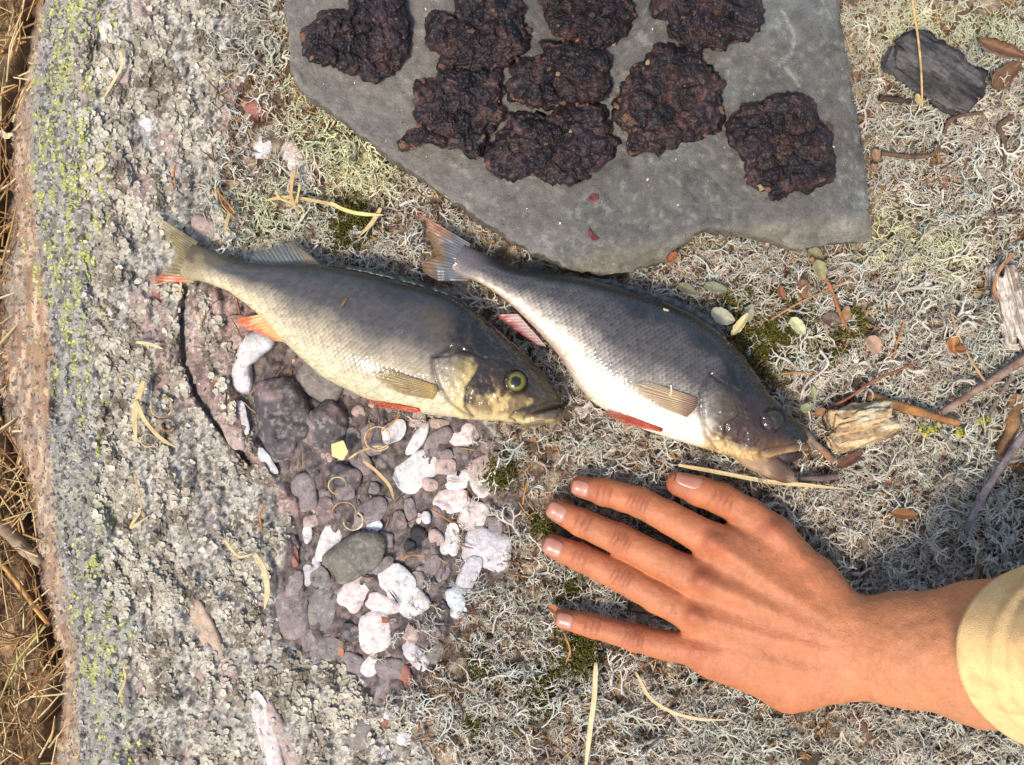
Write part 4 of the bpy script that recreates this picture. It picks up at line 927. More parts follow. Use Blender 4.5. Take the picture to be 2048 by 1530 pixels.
def build_hand():
    h = 0.0009
    lo = np.array([P(1060, 1500, 0.0)[0], P(1300, 1520, 0.0)[1], -0.002]); hi = np.array([P(2090, 900, 0.09)[0], P(1300, 915, 0.0)[1], 0.122])
    n = np.ceil((hi - lo) / h).astype(int)
    X = [(lo[k] + h * np.arange(n[k])).astype(np.float32) for k in range(3)]
    fld = np.full(n, 0.05, np.float32)
    def local(a, b, pad):
        p, q = a[0], b[0]; r = max(a[1], b[1]) + pad
        i0 = np.maximum(((np.minimum(p, q) - r - lo) / h).astype(int), 0); i1 = np.minimum(((np.maximum(p, q) + r - lo) / h).astype(int) + 2, n)
        return i0, i1
    def cone(a, b, i0, i1):
        x = X[0][i0[0]:i1[0], None, None]; y = X[1][None, i0[1]:i1[1], None]; z = X[2][None, None, i0[2]:i1[2]]
        p = a[0]; e = b[0] - a[0]; L = e @ e
        t = np.clip(((x - p[0]) * e[0] + (y - p[1]) * e[1] + (z - p[2]) * e[2]) / L, 0, 1)
        return np.sqrt((x - p[0] - t * e[0]) ** 2 + (y - p[1] - t * e[1]) ** 2 + (z - p[2] - t * e[2]) ** 2) - (a[1] + (b[1] - a[1]) * t)
    def smin(a, b, k):
        hh = np.clip(0.5 + 0.5 * (b - a) / k, 0, 1); return b * (1 - hh) + a * hh - k * hh * (1 - hh)
    for a, b in palm:
        i0, i1 = local(a, b, 0.022); sl = tuple(slice(i0[k], i1[k]) for k in range(3))
        fld[sl] = smin(fld[sl], cone(a, b, i0, i1), 0.009)
    for nm, js in fing.items():
        pts = np.array([j[0] for j in js]); r = max(j[1] for j in js) + 0.012
        i0 = np.maximum(((pts.min(0) - r - lo) / h).astype(int), 0); i1 = np.minimum(((pts.max(0) + r - lo) / h).astype(int) + 2, n)
        d = None
        for a, b in zip(js[:-1], js[1:]):
            c = cone(a, b, i0, i1); d = c if d is None else smin(d, c, 0.002)
        sl = tuple(slice(i0[k], i1[k]) for k in range(3))
        fld[sl] = smin(fld[sl], d.astype(np.float32), 0.0022 if nm != 'thumb' else 0.0045)
    fld[:, :, 0] = 0.01
    V, F = surface_nets(fld, lo, h)
    for _ in range(3):        # relax the voxel steps
        acc = np.zeros_like(V); cn = np.zeros(len(V))
        for k in range(4):
            a, b = F[:, k], F[:, (k + 1) % 4]; np.add.at(acc, a, V[b]); np.add.at(acc, b, V[a]); np.add.at(cn, a, 1); np.add.at(cn, b, 1)
        V = V * 0.4 + 0.6 * acc / np.maximum(cn, 1)[:, None]
    nrm = normals(V, F)
    if nrm[np.argmax(V[:, 2] - 10 * (V[:, 0] > 0.2))][2] < 0: F = F[:, ::-1]; nrm = -nrm
    up = np.clip(nrm[:, 2], 0, 1); u, v = app(V)
    disp = np.zeros(len(V)); red = np.zeros(len(V)); dk = np.zeros(len(V))
    # tendons and knuckles on the back of the hand
    for a, b, k in [((1425, 1084), (1655, 1240), .0010), ((1402, 1160), (1660, 1275), .0011), ((1388, 1230), (1655, 1310), .0009), ((1395, 1300), (1640, 1345), .0006), ((1548, 1060), (1660, 1170), .0008)]:
        d = line_d([a, b], u, v); tpar = np.clip(((u - a[0]) * (b[0] - a[0]) + (v - a[1]) * (b[1] - a[1])) / ((b[0] - a[0]) ** 2 + (b[1] - a[1]) ** 2), 0, 1)
        disp += up * k * np.exp(-(d / 13) ** 2) * (1 - 0.5 * tpar) * 1.4 - up * 0.8 * k * np.exp(-((d - 30) / 14) ** 2) * (1 - tpar)
    for c, k in [((1425, 1086), .0018), ((1400, 1160), .0022), ((1386, 1230), .0017), ((1393, 1300), .0011), ((1548, 1058), .0012)]:
        g = np.exp(-(np.hypot(u - c[0], v - c[1]) / 22) ** 2); disp += up * k * g; red += 0.7 * g
    # veins
    for pts, k in [([(1440, 1130), (1500, 1150), (1560, 1190), (1620, 1200)], .0007), ([(1430, 1270), (1500, 1290), (1570, 1280), (1640, 1300), (1720, 1300)], .0008), ([(1500, 1290), (1540, 1330), (1610, 1350), (1680, 1340), (1800, 1280)], .0007), ([(1660, 1330), (1760, 1395), (1900, 1420)], .0009), ([(1700, 1240), (1800, 1270), (1930, 1230)], .0007)]:
        disp += up * 0.6 * k * np.exp(-(line_d(pts, u, v) / 11) ** 2)
    # finger joints: bumps, creases
    for nm, js in fing.items():
        ap = [app(j[0][None]) for j in js]; ap = [np.array([a[0][0], a[1][0]]) for a in ap]
        joints = [(1, 2, 0.9, 13, 3), (2, 3, 1.5, 19, 5)] if nm != 'thumb' else [(2, 3, 1.3, 20, 4)]
        for jn, nx_, amt, half, nl in joints:
            c = ap[jn]; dr = ap[nx_] - ap[jn - 1]; dr = dr / np.linalg.norm(dr); pr = np.array([-dr[1], dr[0]])
            s = (u - c[0]) * dr[0] + (v - c[1]) * dr[1]; l = (u - c[0]) * pr[0] + (v - c[1]) * pr[1]
            near = np.exp(-(s / 34) ** 2) * (np.abs(l) < 40)
            disp += up * 0.0006 * amt * np.exp(-(s / 18) ** 2 - (l / 20) ** 2); red += 0.5 * amt * np.exp(-(s / 22) ** 2 - (l / 24) ** 2) * up
            for q in np.linspace(-half, half, nl):
                cr = np.exp(-((s - q - 0.006 * l * l * np.sign(q + 0.01) + 1.5 * noise(l * 0.15, q, seed=161)) / 1.9) ** 2) * np.exp(-(l / 20) ** 2) * (np.abs(s) < 45)
                disp -= up * 0.0007 * cr; dk += 0.9 * cr * up
        c = ap[0]; red += 0.55 * np.exp(-(np.hypot(u - c[0], v - c[1]) / 30) ** 2)
    disp += 0.00022 * fbm(u * 0.05, v * 0.05, seed=162, oct=3)
    V = V + nrm * disp[:, None]
    n1 = fbm(u * 0.012, v * 0.012, V[:, 2] * 60, seed=163, oct=3); n2 = fbm(u * 0.09, v * 0.09, seed=164, oct=3)
    col = np.broadcast_to(lin(178, 111, 73), (len(u), 3)).copy() * (1 + 0.06 * n1 + 0.05 * n2)[:, None]
    col = mixc(col, sstep(1600, 1850, u) * 0.55, lin(188, 132, 94))
    col = mixc(col, np.clip(red, 0, 1) * 0.85, lin(150, 76, 52)); col = mixc(col, np.clip(dk, 0, 1) * 0.5, lin(98, 48, 33))
    col = mixc(col, sstep(0.0, 0.6, n1) * 0.25 * sstep(1700, 1500, u), lin(162, 92, 62))
    for (a, b) in [(1352, 1227), (1519, 1100)]: col = mixc(col, sstep(3.5, 1.5, np.hypot(u - a, v - b)) * 0.7, lin(96, 56, 40))
    return V, F, col

person = thing('person', P(1700, 1300, 0.006), 'bare tanned hand lying flat with spread fingers, arm in a yellow sleeve', 'person')
HV, HF, HC = build_hand()
hand = obj('arm', HV, HF, M['skin'], np.clip(HC, 0.01, 0.9), parent=person)
hand['label'] = 'tanned bare hand and forearm'

def build_nail(js, wid, l0, l1, roll=0.0):
    """curved nail plate along the finger's own axis (js: tip joint and the next one)"""
    a, b = js[0][0], js[1][0]; r0, r1 = js[0][1], js[1][1]; L = np.linalg.norm(b - a); ax = (b - a) / L
    up = np.array([0, 0, 1.0]); up = up - ax * (up @ ax); up /= np.linalg.norm(up); side = np.cross(ax, up)
    up, side = up * math.cos(roll) + side * math.sin(roll), side * math.cos(roll) - up * math.sin(roll)
    n, m = 17, 15; q = np.linspace(0, 1, n); w = np.linspace(-1, 1, m); T = np.zeros((n, m, 3)); B = T.copy()
    for i, k in enumerate(q):
        s = -l0 * r0 + (l0 + l1) * r0 * k
        rr = r0 + (r1 - r0) * max(s, 0) / L
        hgt = rr * (1.0 if s > -0.35 * r0 else 1.0 - 0.22 * ((-s / r0 - 0.35) / 0.5) ** 1.6)
        half = wid * (1 - 0.55 * abs(2 * k - 1) ** 3.2) * (0.94 + 0.08 * (1 - k))
        th = half * w
        edge = np.maximum(np.abs(w), abs(2 * k - 1)) ** 8
        rad = hgt + 0.00050 - 0.0011 * edge
        T[i] = a + ax * s + (up[None] * np.cos(th)[:, None] * 1.0 + side[None] * np.sin(th)[:, None] * rr / hgt) * rad[:, None]
        B[i] = T[i] - up * 0.0009
    k = n * m; F = grid_faces(n, m)
    per_i = np.r_[np.arange(m), m * np.arange(1, n) + m - 1, (n - 1) * m + np.arange(m - 2, -1, -1), m * np.arange(n - 2, 0, -1)]
    sd_ = np.stack([per_i, np.roll(per_i, -1), np.roll(per_i, -1) + k, per_i + k], 1)
    aa = np.repeat(q, m); bb = np.tile(w, n)
    col = np.broadcast_to(lin(172, 117, 97), (n * m, 3)).copy(); col = mixc(col, sstep(0.62, 0.85, aa + 0.12 * (1 - bb ** 2)) * 0.35, lin(190, 142, 122)); col = mixc(col, sstep(0.14, 0.05, aa) * 0.5, lin(160, 128, 104))
    col = mixc(col, sstep(0.82, 1.0, np.abs(bb)) * 0.7, lin(116, 68, 50)); col = mixc(col, sstep(0.07, 0.0, aa) * 0.8, lin(72, 52, 42)); col = mixc(col, sstep(0.93, 1.0, aa) * 0.6, lin(130, 76, 58))
    obj('fingernail', np.vstack([T.reshape(-1, 3), B.reshape(-1, 3)]), np.vstack([F, F[:, ::-1] + k, sd_]), M['nail'], np.vstack([col, col]), parent=hand)
build_nail(fing['index'], 0.95, 0.78, 0.95, 0.12); build_nail(fing['middle'], 0.98, 0.80, 0.95, 0.12); build_nail(fing['ring'], 0.98, 0.80, 0.95, 0.0)
build_nail(fing['little'], 0.95, 0.80, 0.95, -0.05); build_nail(fing['thumb'], 0.85, 0.55, 1.9, -0.75)

def build_hairs():
    r = np.random.default_rng(12); hu, hv = app(HV); nr_ = normals(HV, HF); nr_ = nr_ if nr_[np.argmax(HV[:, 2])][2] > 0 else -nr_
    pool = np.where((hu > 1600) & (hu < 1930) & (nr_[:, 2] > 0.15) & ((hv < 1290) | (r.uniform(size=len(hu)) < 0.25)))[0]
    k = r.choice(pool, 260); p = HV[k]; nn = nr_[k]
    d = np.stack([r.normal(-0.75, 0.3, len(k)), r.normal(0.45, 0.35, len(k)), r.normal(0.1, 0.15, len(k))], 1); d = d - nn * (d * nn).sum(1, keepdims=True) * 0.85; d /= np.linalg.norm(d, axis=1)[:, None]
    L = r.uniform(0.004, 0.009, len(k))[:, None]
    V, F, C = tubes(p, p + d * L + nn * 0.0006, np.full(len(k), 0.00004), np.tile(lin(196, 156, 104), (len(k), 1)), 3, nn * 0.0007)
    h = obj('arm_hair', V, F, M['straw'], C, parent=hand); h['kind'] = 'stuff'

def build_sleeve():
    top = [(2075, 1122, .068), (2030, 1136, .078), (1985, 1158, .090), (1944, 1196, .100), (1919, 1240, .107), (1909, 1285, .110), (1913, 1340, .109), (1932, 1392, .103), (1962, 1432, .094), (2000, 1465, .083), (2040, 1488, .073), (2072, 1496, .066)]
    bot = [(2110, 1470, .054), (2140, 1400, .046), (2148, 1310, .044), (2140, 1220, .046), (2112, 1150, .056)]
    rim = np.array([P(*q) for q in top + bot]); rim = resample(catmull(rim, 300, True), 120, True)
    ax = np.array([0.80, 0.02, 0.60]); ax /= np.linalg.norm(ax); cen = rim.mean(0)
    n = 60; T = np.r_[[-0.010, -0.004, 0.0], np.linspace(0.0006, 0.03, 22), np.linspace(0.033, 0.45, n)]
    V = []
    flat = rim - np.outer((rim - cen) @ ax, ax)
    for k, t in enumerate(T):
        g = sstep(0.0, 0.16, t)
        r = rim * (1 - g) + flat * g
        d = r - cen; d = d - np.outer(d @ ax, ax)
        if k < 3: sc_ = [0.86, 0.90, 0.965][k]; tt = [0.022, 0.006, 0.0009][k]
        else: sc_ = 1.0 + 0.10 * min(t / 0.3, 1); tt = t
        ang = np.linspace(0, 2 * np.pi, len(r), endpoint=False)
        wr = 0.0022 * fbm(np.cos(ang) * 2.2 + 3, np.sin(ang) * 2.2, t * 26, seed=171, oct=3) * sstep(0.0, 0.03, t) + 0.0011 * np.exp(-((t - 0.015) / 0.0018) ** 2) - 0.0009 * np.exp(-((t - 0.019) / 0.0014) ** 2) + 0.004 * noise(np.cos(ang) * 1.2, np.sin(ang) * 1.2, t * 9, seed=172) * sstep(0.02, 0.12, t)
        dn = d / np.maximum(np.linalg.norm(d, axis=1), 1e-9)[:, None]
        V.append(r + d * (sc_ - 1) + dn * wr[:, None] + ax * tt)
    m = len(rim); nr_ = len(V); V = np.concatenate(V)
    F = grid_faces(nr_, m, closed_m=True); k = len(V); V = np.vstack([V, V[-m:].mean(0)])
    F3 = np.array([[k, (nr_ - 1) * m + j, (nr_ - 1) * m + (j + 1) % m] for j in range(m)])
    u, v, z = V[:, 0] * 900, V[:, 1] * 900, V[:, 2] * 900
    col = np.broadcast_to(lin(220, 182, 128), (len(V), 3)).copy() * (1 + 0.07 * fbm(u * 0.06, v * 0.06, z * 0.06, seed=173))[:, None]
    col = mixc(col, sstep(0.3, 0.8, fbm(u * 0.15, v * 0.15, z * 0.15, seed=174)) * 0.35, lin(186, 144, 92))
    s = obj('sleeve', V, [F, F3], M['cloth'], col, parent=person); s['label'] = 'pale yellow cloth sleeve'
build_sleeve()

# ------------------------------------------------------------------ what presses the turf flat
hand_prims = [(a, b) for js in fing.values() for a, b in zip(js[:-1], js[1:])] + palm
def press(u, v):
    """signed distance (px) to the footprint of fish, hand and slab; negative under them"""
    d = poly_sd(SLAB, u, v) + 14
    for dd, vv in ((f1_d, f1_v), (f2_d, f2_v)): d = np.minimum(d, poly_sd(dd + vv[::-1], u, v) + 9)
    for a, b in hand_prims:
        if a[0][2] > 0.035: continue
        pa, pb = app(a[0][None]), app(b[0][None]); A = np.array([pa[0][0], pa[1][0]]); B = np.array([pb[0][0], pb[1][0]])
        d = np.minimum(d, line_d([A, B], u, v) - max(a[1], b[1]) / S * 0.9 + 5)
    for pts in ([(299, 422), (400, 480), (390, 566), (296, 561)], [(836, 425), (942, 488), (938, 562), (860, 562)], [(469, 638), (524, 628), (570, 684)], [(500, 512), (580, 484), (646, 533), (516, 531)]):
        d = np.minimum(d, poly_sd(pts, u, v) + 4)
    return d

# ------------------------------------------------------------------ reindeer lichen turf
def sprig(r, flat=False):
    """one branching lichen sprig, unit height about 1; returns segments (p, q, r0, r1, level)"""
    segs = []
    def grow(p, d, L, rad, lev):
        k = 2 if lev < 3 else 1
        for i in range(k):
            d = d + r.normal(0, 0.2, 3); d[2] *= 0.85; d = d / np.linalg.norm(d)
            q = p + d * L / k; r1 = rad * 0.9 if lev < 3 else rad * 0.4
            segs.append((p, q, rad, r1, lev)); p = q; rad = r1
        if lev < 4:
            nb = r.choice([2, 3], p=[0.55, 0.45]) if lev < 3 else r.choice([2, 3, 4])
            for _ in range(nb):
                e = r.normal(0, 1, 3); e = e - d * (e @ d); e /= np.linalg.norm(e)
                dd = d * math.cos(0.65) + e * math.sin(0.65) * r.uniform(0.7, 1.3); dd[2] += 0.10
                grow(p, dd / np.linalg.norm(dd), L * r.uniform(0.5, 0.78), rad * 0.88, lev + 1)
    a = r.uniform(0, 6.28); tilt = r.uniform(0.9, 1.4) if flat else r.uniform(0.2, 0.9)
    grow(np.zeros(3), np.array([math.cos(a) * math.sin(tilt), math.sin(a) * math.sin(tilt), math.cos(tilt)]), 0.34, r.uniform(0.034, 0.060), 0)
    return segs

def seg_mesh(segs, n=3):
    V, F, L = [], [], []
    for i, (p, q, r0, r1, lev) in enumerate(segs):
        d = q - p; d = d / max(np.linalg.norm(d), 1e-9); a = np.cross(d, [0, 0, 1.0]); a = a if np.linalg.norm(a) > 0.05 else np.cross(d, [0, 1.0, 0]); a /= np.linalg.norm(a); b = np.cross(d, a)
        for c, rr in ((p, r0), (q, r1)):
            for k in range(n):
                th = 2 * math.pi * k / n; V.append(c + rr * (a * math.cos(th) + b * math.sin(th))); L.append(lev + (0.5 if c is q else 0))
        o = i * 2 * n
        for k in range(n): F.append((o + k, o + (k + 1) % n, o + n + (k + 1) % n, o + n + k))
    return np.array(V), np.array(F), np.array(L)

rl = np.random.default_rng(21)
VAR = []
for k in range(32):
    while True:
        sg = sprig(rl, flat=k >= 16)
        if 24 <= len(sg) <= 110: break
    VAR.append(seg_mesh(sg))

def instancer(n_var):
    """node group: one lichen sprig variant on every point"""
    g = bpy.data.node_groups.new('sprig_scatter', 'GeometryNodeTree')
    g.interface.new_socket('Geometry', in_out='INPUT', socket_type='NodeSocketGeometry'); g.interface.new_socket('Geometry', in_out='OUTPUT', socket_type='NodeSocketGeometry')
    gi = g.nodes.new('NodeGroupInput'); go = g.nodes.new('NodeGroupOutput'); ip = g.nodes.new('GeometryNodeInstanceOnPoints'); jn = g.nodes.new('GeometryNodeJoinGeometry')
    def attr(nm, ty):
        a = g.nodes.new('GeometryNodeInputNamedAttribute'); a.data_type = ty; a.inputs['Name'].default_value = nm; return a.outputs['Attribute']
    for me in reversed(n_var):
        oi = g.nodes.new('GeometryNodeObjectInfo'); oi.inputs['Object'].default_value = me; oi.inputs['As Instance'].default_value = True; g.links.new(oi.outputs['Geometry'], jn.inputs[0])
    g.links.new(gi.outputs[0], ip.inputs['Points']); g.links.new(jn.outputs[0], ip.inputs['Instance'])
    ip.inputs['Pick Instance'].default_value = True
    g.links.new(attr('idx', 'INT'), ip.inputs['Instance Index']); g.links.new(attr('rot', 'FLOAT_VECTOR'), ip.inputs['Rotation']); g.links.new(attr('scl', 'FLOAT_VECTOR'), ip.inputs['Scale'])
    g.links.new(ip.outputs[0], go.inputs[0])
    return g

def variant_objects(vs):
    out = []
    for bv, bf, bl in vs:
        me = mesh('lichen_sprig', bv, bf, np.repeat((0.80 + 0.075 * bl)[:, None], 3, 1)); me.materials.append(M['turf'])
        out.append(bpy.data.objects.new('lichen_sprig', me))
    return out

def scatter(u, v, size, colour, z, name, label, cat, group, nvar, tiltmax=0.5, zscale=None):
    me = bpy.data.meshes.new(name); n = len(u); o = P(u, v, z)
    me.vertices.add(n); me.vertices.foreach_set('co', o.astype(np.float32).ravel())
    a = me.attributes.new('idx', 'INT', 'POINT'); a.data.foreach_set('value', rl.integers(0, nvar, n).astype(np.int32))
    rot = np.stack([rl.normal(0, tiltmax * 0.35, n), rl.normal(0, tiltmax * 0.35, n), rl.uniform(0, 6.283, n)], 1)
    a = me.attributes.new('rot', 'FLOAT_VECTOR', 'POINT'); a.data.foreach_set('vector', rot.astype(np.float32).ravel())
    zs = zscale if zscale is not None else np.ones(n)
    a = me.attributes.new('scl', 'FLOAT_VECTOR', 'POINT'); a.data.foreach_set('vector', np.stack([size, size, size * zs], 1).astype(np.float32).ravel())
    c = np.ones((n, 4)); c[:, :3] = np.clip(colour, 0.01, 0.92)
    a = me.color_attributes.new('icol', 'FLOAT_COLOR', 'POINT'); a.data.foreach_set('color', c.astype(np.float32).ravel())
    ob = bpy.data.objects.new(name, me); COL.objects.link(ob); me.materials.append(M['turf'])
    md = ob.modifiers.new('sprigs', 'NODES'); md.node_group = group
    stuff(ob, label, cat); return ob
GVAR = instancer(variant_objects(VAR))

MOSS = [(705, 445, 45), (690, 470, 30), (1545, 690, 70), (1590, 640, 45), (1640, 690, 40), (1135, 1185, 28), (1150, 1310, 45), (1085, 1385, 45), (1000, 945, 30), (1480, 620, 40), (735, 255, 30), (1085, 1050, 22), (960, 1330, 26), (1700, 650, 30), (1560, 600, 35), (950, 1450, 22)]
NTURF = 19000
u = rl.uniform(-350, 2900, NTURF * 6); v = rl.uniform(-600, 2130, NTURF * 6)
rd = poly_sd(ROCK, u, v); pd = poly_sd(PEBB, u, v); pr = press(u, v)
dens = sstep(-30, 30, rd) + 0.0
dens = np.maximum(dens, 0.3 * (rd > -140) * (u > 430)); dens = np.maximum(dens, 0.5 * sstep(-60, 0, rd) * (u > 600))
dens = np.maximum(dens, 1.0 * sstep(75, 20, line_d([(560, 20), (590, 160), (700, 260), (560, 420), (640, 480)], u, v)))
dens *= np.where((u < 0) | (u > 2048) | (v < 0) | (v > 1530), 0.45, 1.0)
dens *= (pr > 0)
dens *= 1 - 0.75 * np.max([np.exp(-(np.hypot(u - a, v - b) / (r * 0.8)) ** 2) for a, b, r in MOSS], axis=0)
dens *= np.clip(0.8 + 0.55 * fbm(u * 0.010, v * 0.010, seed=181, oct=3), 0.12, 1.5)
dens *= np.where((u > 200) | (u < -9999), 1, 0)
for px_, py_, rr in placed:
    if rr > 10: dens = np.where(np.hypot(u - px_, v - py_) < rr * 0.95, 0, dens)
keep = np.where(rl.uniform(size=len(u)) < dens * 0.76)[0]
u, v, pr = u[keep], v[keep], pr[keep]
print('SPRIGS', len(u))
size = np.clip(rl.lognormal(-4.05, 0.32, len(u)), 0.008, 0.034) * (0.85 + 0.3 * noise(u * 0.01, v * 0.01, seed=182)) * (0.45 + 0.55 * sstep(0, 30, pr))
zsc = np.clip(rl.uniform(0.35, 0.9, len(u)) * (0.4 + 0.6 * sstep(0, 40, pr)), 0.12, 1)
base = np.stack([lin(224, 216, 199), lin(212, 202, 184), lin(200, 191, 174), lin(204, 206, 190), lin(186, 169, 150)])[rl.choice(5, len(u), p=[.30, .24, .16, .13, .17])] * rl.uniform(0.8, 1.1, (len(u), 1))
yg = np.max([np.exp(-(np.hypot((u - a) / r, (v - b) / q)) ** 2) for a, b, r, q in [(600, 150, 40, 130), (670, 265, 80, 60), (720, 330, 80, 60), (540, 430, 70, 60), (1770, 470, 50, 50), (1880, 510, 60, 40), (700, 390, 60, 40), (1830, 60, 80, 60), (1960, 60, 80, 60)]], axis=0)
base = mixc(base, yg * 0.85, lin(226, 224, 172)); bg = sstep(0.1, 0.7, fbm(u * 0.004, v * 0.004, seed=183)); base = mixc(base, bg * 0.3, lin(182, 192, 178))
scatter(u, v, size, base, Z(u, v) + 0.0, 'reindeer_lichen', 'pale grey branching reindeer lichen covering the ground', 'lichen', GVAR, len(VAR), zscale=zsc)

# a few bigger bleached strands lying on top
nS = 110
u = rl.uniform(560, 2048, nS * 5); v = rl.uniform(0, 1530, nS * 5)
ok = (press(u, v) > 26) & (poly_sd(ROCK, u, v) > -60) & (rl.uniform(size=len(u)) < 0.6)
for px_, py_, rr in placed: ok &= ~((np.hypot(u - px_, v - py_) < rr) & (rr > 22))
u, v = u[ok][:nS], v[ok][:nS]
VAR2 = []
for k in range(8):
    while True:
        sg = sprig(rl, True)
        if 20 <= len(sg) <= 120: break
    VAR2.append(seg_mesh([(p, q, r0 * 0.6, r1 * 0.6, l) for p, q, r0, r1, l in sg], 4))
c = np.stack([lin(232, 226, 210), lin(214, 204, 188), lin(204, 208, 196)])[rl.choice(3, len(u))] * rl.uniform(0.85, 1.05, (len(u), 1))
scatter(u, v, rl.uniform(0.017, 0.028, len(u)), c, Z(u, v) + 0.006, 'lichen_strands', 'long bleached lichen strands lying loose on the turf', 'lichen', instancer(variant_objects(VAR2)), len(VAR2), zscale=rl.uniform(0.12, 0.4, len(u)))

# ------------------------------------------------------------------ leafy crust lichen on the bedrock
nC = 46000
u = rl.uniform(60, 900, nC * 2); v = rl.uniform(-60, 1590, nC * 2)
rd = poly_sd(ROCK, u, v); pd = poly_sd(PEBB, u, v)
ft = np.interp(v, FACE_T[:, 0], FACE_T[:, 1])
de = sstep(-4, -30, rd) * sstep(-8, 22, pd) * sstep(ft + 60, ft + 120, u) * np.clip(0.42 + 1.0 * fbm(u * 0.022, v * 0.016, seed=191, oct=4, gain=0.7), 0.04, 1.2) * sstep(4, 10, line_d(CRACK, u, v))
edge_l = sstep(22, 6, line_d([(405, 600), (420, 720), (470, 840), (540, 960)], u, v)) * 0.35 + sstep(14, 4, line_d([(440, 640), (455, 700), (500, 790)], u, v)) * 0.4
de = np.maximum(de, edge_l)
for px_, py_, rr in placed:
    if rr > 6: de = np.where(np.hypot(u - px_, v - py_) < rr * 0.85, de * 0.12, de)
k = rl.uniform(size=len(u)) < de; u, v = u[k][:nC], v[k][:nC]
def flakes(u, v, z, rmin, rmax, col, nm, label, cat, mat, nv=7, tilt=0.5, cup=0.35, aspect=1.0):
    n = len(u); th = np.linspace(0, 2 * np.pi, nv, endpoint=False)[None] + rl.uniform(0, 6.28, (n, 1)); r = rl.uniform(rmin, rmax, (n, 1)) ** 1.0
    rad = r * rl.uniform(0.45, 1.15, (n, nv)); x, y = rad * np.cos(th), rad * np.sin(th) * aspect
    a = rl.uniform(0, 6.28, (n, 1)); x, y = x * np.cos(a) - y * np.sin(a), x * np.sin(a) + y * np.cos(a)
    tx, ty = rl.normal(0, tilt, (n, 1)), rl.normal(0, tilt, (n, 1))
    zz = tx * x + ty * y + cup * rad * rl.uniform(0.2, 1.4, (n, nv))
    o = P(u, v, z); ring = np.stack([o[:, 0:1] + x, o[:, 1:2] + y, o[:, 2:3] + zz], -1); cen = o[:, None] 
    V = np.concatenate([cen, ring], 1).reshape(-1, 3); b = (np.arange(n) * (nv + 1))[:, None]
    i = np.arange(nv)[None]; F = np.stack([b + 0 * i, b + 1 + i, b + 1 + (i + 1) % nv], -1).reshape(-1, 3)
    C = np.repeat(col, nv + 1, axis=0) * rl.uniform(0.8, 1.15, (len(V), 1))
    o = obj(nm, V, F, mat, np.clip(C, 0.01, 0.9), base=np.zeros(3), smooth=False); stuff(o, label, cat); return o
nn = fbm(u * 0.025, v * 0.022, seed=192, oct=4, gain=0.7)
pal = np.stack([lin(194, 185, 165), lin(172, 163, 144), lin(150, 140, 123), lin(124, 114, 100), lin(106, 95, 82)])
ci = np.clip((rl.normal(1.7 - 2.2 * nn, 0.8)).astype(int), 0, 4)
rz = Z(u, v, True) + 0.0016 * fbm(u * S * 260, v * S * 190, seed=41, oct=4)
flakes(u, v, rz + 0.0003, 0.0006, 0.0025, pal[ci] * rl.uniform(0.8, 1.1, (len(u), 1)), 'crust_lichen', 'grey leafy crust lichen frilled over the bedrock', 'lichen', M['crust'], nv=7, tilt=0.22, cup=0.24)

nM = 60000
u = rl.uniform(40, 330, nM); v = rl.uniform(-60, 1590, nM); k = rl.uniform(size=nM) < map_mask(u, v) * 0.5; u, v = u[k], v[k]
rz = Z(u, v, True) + 0.0011 * fbm(u * S * 260, v * S * 190, seed=41, oct=4)
flakes(u, v, rz + 0.0003, 0.0005, 0.0015, np.stack([lin(176, 178, 98), lin(160, 164, 88), lin(146, 146, 96), lin(190, 188, 120)])[rl.integers(0, 4, len(u))], 'map_lichen', 'yellow green map lichen crusted in streaks along the ledge', 'lichen', M['crust'], nv=6, tilt=0.15, cup=0.08)
nM = 5200
v = rl.uniform(-60, 1590, nM); ft = np.interp(v, FACE_T[:, 0], FACE_T[:, 1]); fb = np.interp(v, FACE_B[:, 0], FACE_B[:, 1]); w = rl.uniform(0, 1, nM); u = fb + (ft + 90 - fb) * w
rz = Z(u, v, True) + 0.0011 * fbm(u * S * 260, v * S * 190, seed=41, oct=4)
pal2 = np.stack([lin(150, 122, 96), lin(128, 104, 84), lin(168, 150, 130), lin(110, 96, 86), lin(142, 134, 124)]); pal3 = np.stack([lin(140, 136, 128), lin(110, 104, 98), lin(166, 160, 150), lin(90, 84, 78), lin(150, 148, 134)])
k = rl.integers(0, 5, nM)
flakes(u, v, rz + 0.0003, 0.0006, 0.0026, np.where((u < ft)[:, None], pal2[k], pal3[k]), 'rock_flakes', 'brown and grey weathered flakes on the sloping ledge face', 'rock flakes', M['rock'], nv=7, tilt=0.2, cup=0.06, aspect=0.6)

# ------------------------------------------------------------------ moss, needle litter, flakes
def tubes(P0, P1, r0, col, n=3, mid=None):
    """straight or bowed needles as one mesh"""
    d = P1 - P0; L = np.linalg.norm(d, axis=1, keepdims=True); d = d / np.maximum(L, 1e-9)
    a = np.cross(d, np.array([0.01, 0.02, 1.0])); a /= np.maximum(np.linalg.norm(a, axis=1, keepdims=True), 1e-9); b = np.cross(d, a)
    pts = [P0, (P0 + P1) / 2 + (mid if mid is not None else 0), P1]; rr = [r0, r0, r0 * 0.4]
    th = 2 * np.pi * np.arange(n) / n
    V = np.stack([p[:, None] + r[:, None, None] * (a[:, None] * np.cos(th)[None, :, None] + b[:, None] * np.sin(th)[None, :, None]) for p, r in zip(pts, rr)], 1)
    N = len(P0); F = grid_faces(3, n, closed_m=True); F = (F[None] + (np.arange(N) * 3 * n)[:, None, None]).reshape(-1, 4)
    return V.reshape(-1, 3), F, np.repeat(col, 3 * n, axis=0)
build_hairs()
P0, P1, R0, C0, MD = [], [], [], [], []
